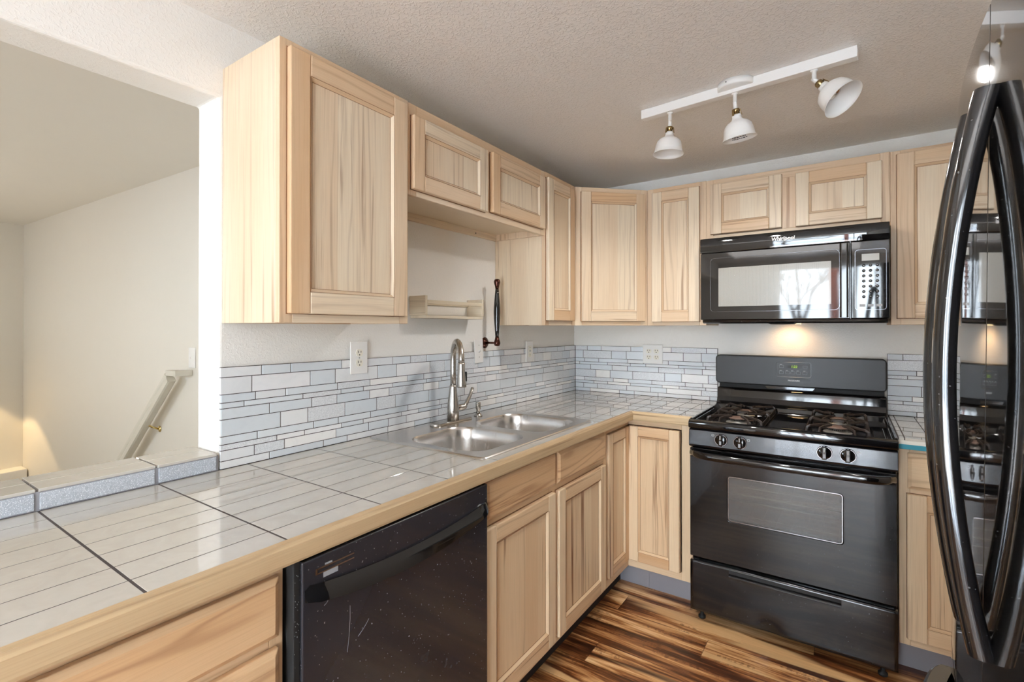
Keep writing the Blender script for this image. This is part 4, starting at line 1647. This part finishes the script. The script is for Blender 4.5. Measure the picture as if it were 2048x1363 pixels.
# oven cavity lining and racks
b = MB()
b.box(1.02, 1.62, -0.30, -0.29, 0.345, 0.79, 'oven_in')
b.box(1.02, 1.62, -0.652, -0.30, 0.345, 0.350, 'oven_in')
b.box(1.02, 1.62, -0.652, -0.30, 0.785, 0.790, 'oven_in')
b.box(1.015, 1.02, -0.652, -0.30, 0.345, 0.79, 'oven_in')
b.box(1.62, 1.625, -0.652, -0.30, 0.345, 0.79, 'oven_in')
b.build('oven_cavity', rg)
for z in (0.47, 0.60):
    b = MB()
    b.tube([(1.03, -0.640, z), (1.61, -0.640, z)], .003, 'rack', 6)
    b.tube([(1.03, -0.640, z + .035), (1.61, -0.640, z + .035)], .002, 'rack', 6)
    b.tube([(1.03, -0.32, z), (1.61, -0.32, z)], .003, 'rack', 6)
    for k in range(10):
        x = 1.05 + k * .058
        b.tube([(x, -0.642, z), (x, -0.32, z)], .0009, 'rack', 5)
    b.build('oven_rack', rg)
# cooktop pan with raised rim
b = MB()
CX0, CX1, CY0, CY1 = 0.9375, 1.7035, -0.712, -0.115
b.prism([(-0.712, 0.893), (-0.716, 0.905), (-0.713, 0.924), (-0.700, 0.932), (-0.685, 0.930), (-0.672, 0.914), (-0.665, 0.887)], CX0, CX1, 'x', 'blk_gloss', smooth=True)
b.box(CX0, CX0 + .014, CY0 + .03, CY1, 0.888, 0.934, 'blk_gloss')
b.box(CX1 - .014, CX1, CY0 + .03, CY1, 0.888, 0.934, 'blk_gloss')
b.box(CX0 + .010, CX0 + .022, CY0 + .05, CY1, 0.888, 0.925, 'blk_gloss')
b.box(CX1 - .022, CX1 - .010, CY0 + .05, CY1, 0.888, 0.925, 'blk_gloss')
b.box(CX0 + .014, CX1 - .014, -0.680, CY1, 0.888, 0.908, 'blk_gloss')
ck = b.build('cooktop', rg, 0.004, 3)
b = MB()
b.box(1.250, 1.392, -0.655, -0.150, 0.9082, 0.919, 'blk_gloss')
b.box(1.630, 1.672, -0.650, -0.36, 0.9082, 0.916, 'blk_gloss')
b.build('centre_plate', ck, 0.004, 3)


def grate(x0, x1, y0, y1):
    b = MB()
    zt_ = 0.945
    z0 = 0.912
    th, w2 = .010, .007
    xm = (x0 + x1) / 2
    ym = (y0 + y1) / 2
    # base frame
    b.bar([(x0, y0, z0), (x1, y0, z0)], w2, .006, 'iron')
    b.bar([(x0, y1, z0), (x1, y1, z0)], w2, .006, 'iron')
    b.bar([(x0, y0, z0), (x0, y1, z0)], w2, .006, 'iron')
    b.bar([(x1, y0, z0), (x1, y1, z0)], w2, .006, 'iron')
    b.bar([(xm, ym - .02, zt_ - .004), (xm, ym + .02, zt_ - .004)], .05, .008, 'iron')
    for (ya, yb) in ((y0, ym), (ym, y1)):
        yc = (ya + yb) / 2
        L_ = (yb - ya) / 2
        for sx in (-1, 1):
            xe = x0 if sx < 0 else x1
            for sy in (-1, 1):
                ye = yc + sy * (L_ - .012)
                yi = yc + sy * .042
                b.bar([(xe, ye, z0), (xe - sx * .004, ye, zt_ - .006), (xe - sx * .014, ye - sy * .002, zt_), (xm + sx * .06, yi + sy * .02, zt_), (xm + sx * .032, yi, zt_)], w2, th, 'iron', up=(0, 0.02, 1))
            b.bar([(xe, yc - L_ + .012, z0 + .012), (xe, yc + L_ - .012, z0 + .012)], .004, .022, 'iron')
        for sy in (-1, 1):
            b.bar([(xm - .062, ya if sy < 0 else yb, z0), (xm - .058, yc + sy * (L_ - .012), zt_ - .006), (xm - .045, yc + sy * (L_ - .03), zt_), (xm - .020, yc + sy * .045, zt_)], w2, th, 'iron', up=(0.02, 0.0, 1))
            b.bar([(xm + .062, ya if sy < 0 else yb, z0), (xm + .058, yc + sy * (L_ - .012), zt_ - .006), (xm + .045, yc + sy * (L_ - .03), zt_), (xm + .020, yc + sy * .045, zt_)], w2, th, 'iron', up=(0.02, 0.0, 1))
    g_ = b.build('burner_grate', rg, 0.0012, 1)
    for yc in (y0 + (y1 - y0) * .25, y0 + (y1 - y0) * .75):
        rr = 0.040 if yc < ym else 0.034
        b = MB()
        b.lathe([(0, 0), (rr + .014, 0), (rr + .012, .003), (rr - .004, .004), (rr - .006, .018), (0, .018)], (xm, yc, 0.9084), 'z', 'alu', 36)
        for k in range(30):
            a = 2 * pi * k / 30
            b.add([(xm + (rr - .005) * cos(a + q * .05), yc + (rr - .005) * sin(a + q * .05), 0.9084 + zz) for q, zz in ((-1, .006), (1, .006), (1, .016), (-1, .016))], [(0, 1, 2, 3)], 'dark')
        bu = b.build('burner', rg)
        b = MB()
        b.lathe([(0, 0), (rr, 0), (rr + .001, .003), (rr - .003, .007), (0, .008)], (xm, yc, 0.9268), 'z', 'burner_cap', 36)
        b.build('burner_cap', bu)


grate(1.005, 1.235, -0.655, -0.150)
grate(1.400, 1.618, -0.655, -0.150)
# glossy riser
b = MB()
b.prism([(-0.128, 0.905), (-0.122, 0.935), (-0.100, 0.950), (-0.088, 0.975), (-0.082, 1.012), (-0.078, 1.020), (-0.068, 1.024), (-0.040, 1.024), (-0.040, 0.890), (-0.128, 0.890)], 0.9385, 1.6985, 'x', 'blk_gloss', smooth=False)
b.build('riser', rg, 0.004, 3)
b = MB()
b.box(0.945, 1.690, -0.058, -0.038, 1.0245, 1.048, 'blk_rubber')
b.prism([(1.175, 1.043), (1.185, 1.030), (1.395, 1.030), (1.405, 1.043)], -0.064, -0.058, 'y', 'blk_gloss')
b.build('vent_gap', rg)


def rounded_slab(b, x0, x1, z0, z1, y0, y1, r, mat, n=6):
    pts = rrect((x0 + x1) / 2, (z0 + z1) / 2, (x1 - x0) / 2, (z1 - z0) / 2, r, n)
    b.prism(pts, y0, y1, 'y', mat)


def ring(b, x0, x1, z0, z1, r, wd, y0, y1, mat, n=6):
    o_ = rrect((x0 + x1) / 2, (z0 + z1) / 2, (x1 - x0) / 2, (z1 - z0) / 2, r, n)
    i_ = rrect((x0 + x1) / 2, (z0 + z1) / 2, (x1 - x0) / 2 - wd, (z1 - z0) / 2 - wd, max(.0005, r - wd), n)
    N = len(o_)
    vs = [(x, y0, z) for x, z in o_] + [(x, y0, z) for x, z in i_] + [(x, y1, z) for x, z in o_] + [(x, y1, z) for x, z in i_]
    fs = []
    for i in range(N):
        j = (i + 1) % N
        fs += [(i, j, N + j, N + i), (2 * N + j, 2 * N + i, 3 * N + i, 3 * N + j), (j, i, 2 * N + i, 2 * N + j), (N + i, N + j, 3 * N + j, 3 * N + i)]
    b.add(vs, fs, mat)


b = MB()
rounded_slab(b, 0.9275, 1.6995, 1.046, 1.206, -0.075, -0.012, 0.020, 'blk_guard')
bgd = b.build('backguard', rg, 0.006, 3)
b = MB()
rounded_slab(b, 1.231, 1.389, 1.098, 1.176, -0.0775, -0.0745, 0.010, 'blk_guard')
ring(b, 1.230, 1.390, 1.097, 1.177, .011, .002, -0.0785, -0.0748, 'blk_panel')
dp = b.build('control_display', rg, 0.0005, 1)
b = MB()
b.box(1.283, 1.333, -0.0780, -0.0773, 1.145, 1.161, 'kick_black')
b.build('clock_window', dp)
text('1:22', 0.017, 'green_led', 'clock_digits', dp, (1.3135, -0.0783, 1.153), (pi / 2, 0, 0), 0.0002, 0.12, 0.0003)
for (x, z) in ((1.256, 1.153), (1.363, 1.153), (1.255, 1.121), (1.284, 1.121), (1.308, 1.121), (1.333, 1.121), (1.362, 1.121)):
    b = MB()
    ring(b, x - .010, x + .010, z - .007, z + .007, .001, .0009, -0.0781, -0.0776, 'txt_grey', 1)
    if (x, z) != (1.363, 1.153):
        b.box(x - .008, x + .002, -0.0780, -0.0776, z + .010, z + .0115, 'txt')
    b.build('button', dp)
text('FRIGIDAIRE', 0.0105, 'txt', 'brand_lettering', bgd, (1.312, -0.0756, 1.079), (pi / 2, 0, 0), 0.0003, 0, 0.0003)
# control panel with four knobs (leans slightly)
b = MB()
b.prism([(-0.707, 0.810), (-0.7105, 0.818), (-0.7055, 0.884), (-0.700, 0.8885), (-0.657, 0.8885), (-0.657, 0.806), (-0.700, 0.806)], 0.939, 1.702, 'x', 'blk_panel')
b.build('control_panel', rg, 0.002, 2)
for (x, z) in ((1.079, 0.852), (1.157, 0.850), (1.468, 0.8515), (1.546, 0.851)):
    b = MB()
    b.lathe([(0, 0), (.0275, 0), (.0275, .002), (.0255, .006), (.0235, .008), (0, .008)], (x, -0.7078, z), (0, -1, 0.07), 'blk_gloss', 36)
    k_ = b.build('knob', rg)
    b = MB()
    b.box(x - .0085, x + .0085, -0.731, -0.7155, z - .0255, z + .0255, 'blk_gloss')
    b.build('knob_grip', k_, .003, 2)
    b = MB()
    b.box(x - .0012, x + .0012, -0.7318, -0.7308, z + .006, z + .022, 'txt')
    b.box(x - .0045, x + .0045, -0.7316, -0.7308, z - .018, z - .002, 'txt_grey')
    b.build('pointer_mark', k_)
    b = MB()
    ring(b, x - .0262, x + .0262, z - .0262, z + .0262, .0262, .0012, -0.7165, -0.7150, 'groove', 8)
    b.build('trim_ring', k_)
b = MB()
for (x, z) in ((1.044, .869), (1.190, .864), (1.582, .866)):
    ring(b, x - .005, x + .005, z - .004, z + .004, .0008, .0009, -0.7082, -0.7068, 'txt', 1)
b.build('burner_symbols', rg)
# oven door with a real window opening
b = MB()
DZ0, DZ1 = 0.296, 0.800
WX0, WX1, WZ0, WZ1 = 1.103, 1.530, 0.488, 0.692
yd0, yd1 = -0.700, -0.660
outer = rrect((0.942 + 1.6985) / 2, (DZ0 + DZ1) / 2, (1.6985 - 0.942) / 2, (DZ1 - DZ0) / 2, 0.004, 6)
inner = rrect((WX0 + WX1) / 2, (WZ0 + WZ1) / 2, (WX1 - WX0) / 2, (WZ1 - WZ0) / 2, 0.014, 6)
N = len(outer)
vs = [(x, yd0, z) for x, z in outer] + [(x, yd0, z) for x, z in inner] + [(x, yd1, z) for x, z in outer] + [(x, yd1, z) for x, z in inner]
fs = []
for i in range(N):
    j = (i + 1) % N
    fs += [(i, j, N + j, N + i), (2 * N + j, 2 * N + i, 3 * N + i, 3 * N + j), (j, i, 2 * N + i, 2 * N + j), (N + i, N + j, 3 * N + j, 3 * N + i)]
b.add(vs, fs, 'blk_satin')
od = b.build('oven_door', rg, 0.0025, 2)
b = MB()
rounded_slab(b, WX0 + .001, WX1 - .001, WZ0 + .001, WZ1 - .001, -0.6950, -0.6920, .013, 'oven_glass')
b.build('window_glass', od)
b = MB()
ring(b, WX0 + .002, WX1 - .002, WZ0 + .002, WZ1 - .002, .012, .0022, -0.6985, -0.6955, 'groove')
b.build('window_trim', od)
b = MB()
n = 30
pth, ra, rb = [], [], []
for k in range(n):
    s_ = k / (n - 1)
    x = 0.950 + (1.690 - 0.950) * s_
    e_ = min(s_, 1 - s_) * 2
    out = 0.046 * (1 - (1 - min(1, e_ * 5)) ** 2.2)
    pth.append((x, -0.702 - out, 0.778 - 0.004 * sin(pi * s_)))
    ra.append(.0165)
    rb.append(.0105)
b.tube(pth, ra, 'blk_gloss', 14, rx=rb, up=(0, 0, 1))
b.build('door_handle', od)
# storage drawer with a dent, grip strip
b = MB()
nx, nz = 60, 24
DX0, DX1, Z0_, Z1_ = 0.943, 1.700, 0.047, 0.2765
vs = []
for j in range(nz + 1):
    for i in range(nx + 1):
        x = DX0 + (DX1 - DX0) * i / nx
        z = Z0_ + (Z1_ - Z0_) * j / nz
        dn = 0.008 * math.exp(-((x - 1.262) ** 2 / .0016 + max(0, z - .05) ** 2 / .0022))
        wv = 0.0012 * sin(x * 9) * sin(z * 20)
        vs.append((x, -0.700 + dn + wv, z))
fs = [(j * (nx + 1) + i, j * (nx + 1) + i + 1, (j + 1) * (nx + 1) + i + 1, (j + 1) * (nx + 1) + i) for j in range(nz) for i in range(nx)]
b.add(vs, fs, 'blk_satin', smooth=True)
dr = b.build('storage_drawer', rg)
sl = dr['o'].modifiers.new('sol', 'SOLIDIFY')
sl.thickness = 0.03
sl.offset = -1
b = MB()
b.box(1.109, 1.523, -0.7025, -0.7005, 0.254, 0.268, 'dark')
b.prism([(-0.7005, 0.243), (-0.716, 0.241), (-0.718, 0.246), (-0.714, 0.252), (-0.7005, 0.254)], 1.109, 1.523, 'x', 'blk_gloss')
b.build('handle', dr, .001, 1)
for (x, y) in ((0.985, -0.66), (1.655, -0.66), (0.985, -0.10), (1.655, -0.10)):
    b = MB()
    b.lathe([(0, 0), (.016, 0), (.016, .010), (.008, .014), (.008, .055), (0, .055)], (x, y, 0.0005), 'z', 'blk_rubber', 16)
    b.build('foot', rg)

# ------------------------------------------------------------------ microwave
MX0, MX1 = 0.934, 1.692
mw = thing('microwave', 'black over-the-range microwave reflecting the patio window', 'microwave', (1.313, -0.2, 1.38))
b = MB()
b.box(MX0, MX1, -0.430, -0.002, 1.398, 1.8125, 'blk_satin')
b.build('body', mw, 0.002, 1)
# curved vent band across the top, bowing a little
b = MB()
n = 25
vs = []
prof = [(-0.4300, 1.7360), (-0.4560, 1.7370), (-0.4570, 1.7400), (-0.4583, 1.770), (-0.4592, 1.797), (-0.4540, 1.8095), (-0.4300, 1.8125)]
for i in range(n):
    s_ = i / (n - 1)
    x = MX0 + (MX1 - MX0) * s_
    wv = 0.0016 * sin(s_ * 13) * s_ + 0.010 * max(0, (s_ - .86) / .14) ** 2
    vs += [(x, y + (wv if k not in (0, 6) else 0), z) for k, (y, z) in enumerate(prof)]
m_ = len(prof)
fs = [(m_ * i + j, m_ * (i + 1) + j, m_ * (i + 1) + (j + 1) % m_, m_ * i + (j + 1) % m_) for i in range(n - 1) for j in range(m_)]
fs += [tuple(range(m_)), tuple(m_ * (n - 1) + j for j in range(m_ - 1, -1, -1))]
b.add(vs, fs, 'blk_glass', smooth=True)
vb = b.build('vent_band', mw)
es = vb['o'].modifiers.new('es', 'EDGE_SPLIT')
es.split_angle = radians(40)
text('Whirlpool', 0.0225, 'txt', 'brand_lettering', vb, (1.300, -0.4606, 1.776), (pi / 2, 0, 0), 0.0005, 0.12, 0.0006)
b = MB()
pth = []
for k in range(22):
    a = radians(60 + 290 * k / 21)
    pth.append((1.3060 + .019 * cos(a), -0.4618, 1.7745 + .0085 * sin(a) + .004 * cos(a)))
b.tube(pth, .0007, 'txt', 5)
b.build('brand_swoosh', vb)
# door
b = MB()
b.box(MX0, 1.5545, -0.4545, -0.4302, 1.399, 1.7345, 'blk_glass')
md = b.build('door', mw, 0.003, 2)
b = MB()
rounded_slab(b, 0.984, 1.514, 1.442, 1.704, -0.4560, -0.4540, .016, 'blk_glass')
ring(b, 0.980, 1.518, 1.438, 1.708, .020, .0018, -0.4566, -0.4542, 'mw_trim')
b.build('door_window', md, .0004, 1)
b = MB()
x = 1.019
while x < 1.4855:
    b.box(x, x + .0034, -0.45665, -0.4560, 1.465, 1.657, 'mw_mesh', tone=.5)
    x += .0038
b.build('window_screen', md)
b = MB()
b.prism([(1.5170, -0.4548), (1.5180, -0.482), (1.523, -0.4875), (1.544, -0.4875), (1.549, -0.482), (1.5500, -0.4548)], 1.403, 1.729, 'z', 'blk_gloss')
b.build('door_handle', md, .002, 2)
b = MB()
b.box(1.5575, MX1, -0.4545, -0.4302, 1.399, 1.7345, 'blk_glass')
mp = b.build('control_panel', mw, 0.003, 2)
b = MB()
ring(b, 1.572, 1.681, 1.436, 1.697, .012, .0016, -0.4562, -0.4542, 'mw_trim')
b.build('panel_trim', mp)
b = MB()
b.box(1.596, 1.657, -0.4560, -0.4543, 1.648, 1.678, 'mw_mesh')
b.build('display', mp, .0005, 1)
rnd = random.Random(8)
for r in range(7):
    for c in range(3):
        b = MB()
        x = 1.603 + c * .0235
        z = 1.628 - r * .0225
        b.lathe([(0, 0), (.0062, 0), (.0062, .0008), (0, .0008)], (x, -0.4543, z), (0, -1, 0), 'blk_panel', 14)
        b.box(x - .003, x + .003, -0.4554, -0.4549, z - .0012, z + .0012, 'txt_grey')
        b.build('button', mp)
for c in range(3):
    b = MB()
    x = 1.598 + c * .029
    b.box(x - .010, x + .010, -0.4552, -0.4543, 1.450, 1.461, 'txt_grey')
    b.build('button', mp)
b = MB()
b.prism([(-0.4480, 1.3975), (-0.4440, 1.3850), (-0.4300, 1.3800), (-0.1200, 1.3800), (-0.1000, 1.3975)], MX0 + .008, MX1 - .006, 'x', 'blk_satin')
bt = b.build('underside_lip', mw, .001, 1)
b = MB()
b.lathe([(0, 0), (.06, 0), (.05, -.004), (0, -.005)], (1.292, -0.400, 1.3798), 'z', 'blk_rubber', 28)
b.build('fan_cover', bt)
b = MB()
b.box(1.25, 1.35, -0.21, -0.13, 1.3775, 1.3798, 'hood_glow')
b.build('cooktop_lamp', bt)

# ------------------------------------------------------------------ refrigerator (leans back a little)
XF, YG = 1.696, -3.1434 + 0.894
fr = thing('refrigerator', 'glossy black french-door refrigerator with two bowed handles', 'refrigerator', (XF, YG, 0), rot=(0, radians(0.7), 0), local=True)
fr['o'].location = (XF - 1.30 * math.tan(radians(0.7)), YG, 0.003)
KB = 0.134
HW = 0.455


def bow(yl):
    return KB * yl * yl


def door_slab(b, y0, y1, z0, z1, depth, mat, rad=0.012, n=22):
    """outline in plan: bowed front with rounded ends"""
    pts = []
    ys_ = [y0 + rad + (y1 - y0 - 2 * rad) * k / n for k in range(n + 1)]
    ys_ = [ys_[0], ys_[0] + .0008] + ys_[1:-1] + [ys_[-1] - .0008, ys_[-1]]
    for yy in ys_:
        pts.append((bow(yy), yy))
    c1 = [(bow(y1) + rad * (1 - sin(a)) - 0.0, y1 - rad + rad * (1 - cos(a)) * 1.0) for a in []]
    for a in (30, 60, 90):
        pts.append((bow(y1 - rad) + rad * (1 - cos(radians(a))), y1 - rad + rad * sin(radians(a))))
    pts.append((depth, y1))
    pts.append((depth, y0))
    for a in (90, 60, 30):
        pts.append((bow(y0 + rad) + rad * (1 - cos(radians(a))), y0 + rad - rad * sin(radians(a))))
    b.prism(pts, z0, z1, 'z', mat, smooth=True)


def fix(o):
    e_ = o['o'].modifiers.new('es', 'EDGE_SPLIT')
    e_.split_angle = radians(35)


b = MB()
b.box(0.110, 0.780, -HW + .005, HW - .005, 0.02, 1.745, 'blk_satin')
b.build('body', fr, .003, 1)
hz0, hz1 = 0.952, 1.647
for (y0, y1, yh) in ((-HW, -0.001, -0.046), (0.001, HW, 0.046)):
    b = MB()
    door_slab(b, y0, y1, 0.757, 1.772, 0.085, 'blk_fridge', rad=.001)
    dd_ = b.build('door', fr, 0.0)
    fix(dd_)
    b = MB()
    b.box(0.086, 0.109, y0 + .01, y1 - .01, 0.762, 1.765, 'blk_rubber')
    b.build('gasket', dd_)
    # bowed handle
    b = MB()
    n = 48
    vs = []
    for k in range(n + 1):
        s_ = k / n
        z = hz0 + (hz1 - hz0) * s_
        o_ = max(0.0, sin(pi * s_)) ** 0.90
        xo = bow(yh) - (0.036 * o_ + 0.022)          # outer face
        xi = bow(yh) - (0.034 * max(0, sin(pi * s_)) ** 0.8 - 0.006 * (1 - o_))
        if xi < xo + .006:
            xi = xo + .006
        hw = .0135
        xc_, rx_ = (xi + xo) / 2, (xi - xo) / 2
        for q in range(16):
            a = 2 * pi * q / 16
            ca, sa = cos(a), sin(a)
            vs.append((xc_ + rx_ * math.copysign(abs(ca) ** .8, ca), yh + hw * math.copysign(abs(sa) ** .8, sa), z))
    fs = []
    for k in range(n):
        for j in range(16):
            fs.append((16 * k + j, 16 * k + (j + 1) % 16, 16 * (k + 1) + (j + 1) % 16, 16 * (k + 1) + j))
    fs += [tuple(range(16)), tuple(16 * n + j for j in range(15, -1, -1))]
    b.add(vs, fs, 'blk_handle', smooth=True)
    h_ = b.build('handle', dd_)
    fix(h_)
b = MB()
door_slab(b, -HW, HW, 0.060, 0.749, 0.095, 'blk_fridge', rad=.006, n=40)
fz = b.build('freezer_drawer', fr)
fix(fz)
b = MB()
n = 40
vs = []
for k in range(n + 1):
    s_ = k / n
    y = -0.40 + 0.80 * s_
    o_ = max(0.0, sin(pi * s_)) ** 0.55
    xs_ = bow(y)
    xo = xs_ - .040 * o_ - .022
    xi = max(xo + .006, xs_ - .036 * max(0, sin(pi * s_)) ** .8 + .006 * (1 - o_))
    hw = .0135
    zc = .690
    vs += [(xi, y, zc - hw), (xi, y, zc + hw), (xo + .007, y, zc + hw), (xo + .002, y, zc + hw * .7), (xo, y, zc), (xo + .002, y, zc - hw * .7), (xo + .007, y, zc - hw)]
fs = []
for k in range(n):
    for j in range(7):
        fs.append((7 * k + j, 7 * k + (j + 1) % 7, 7 * (k + 1) + (j + 1) % 7, 7 * (k + 1) + j))
fs += [tuple(range(7)), tuple(7 * n + j for j in range(6, -1, -1))]
b.add(vs, fs, 'blk_handle', smooth=True)
fix(b.build('handle', fz))
b = MB()
b.box(0.115, 0.70, -HW + .02, HW - .02, 0.0, 0.0195, 'blk_rubber')
b.build('foot_grille', fr)
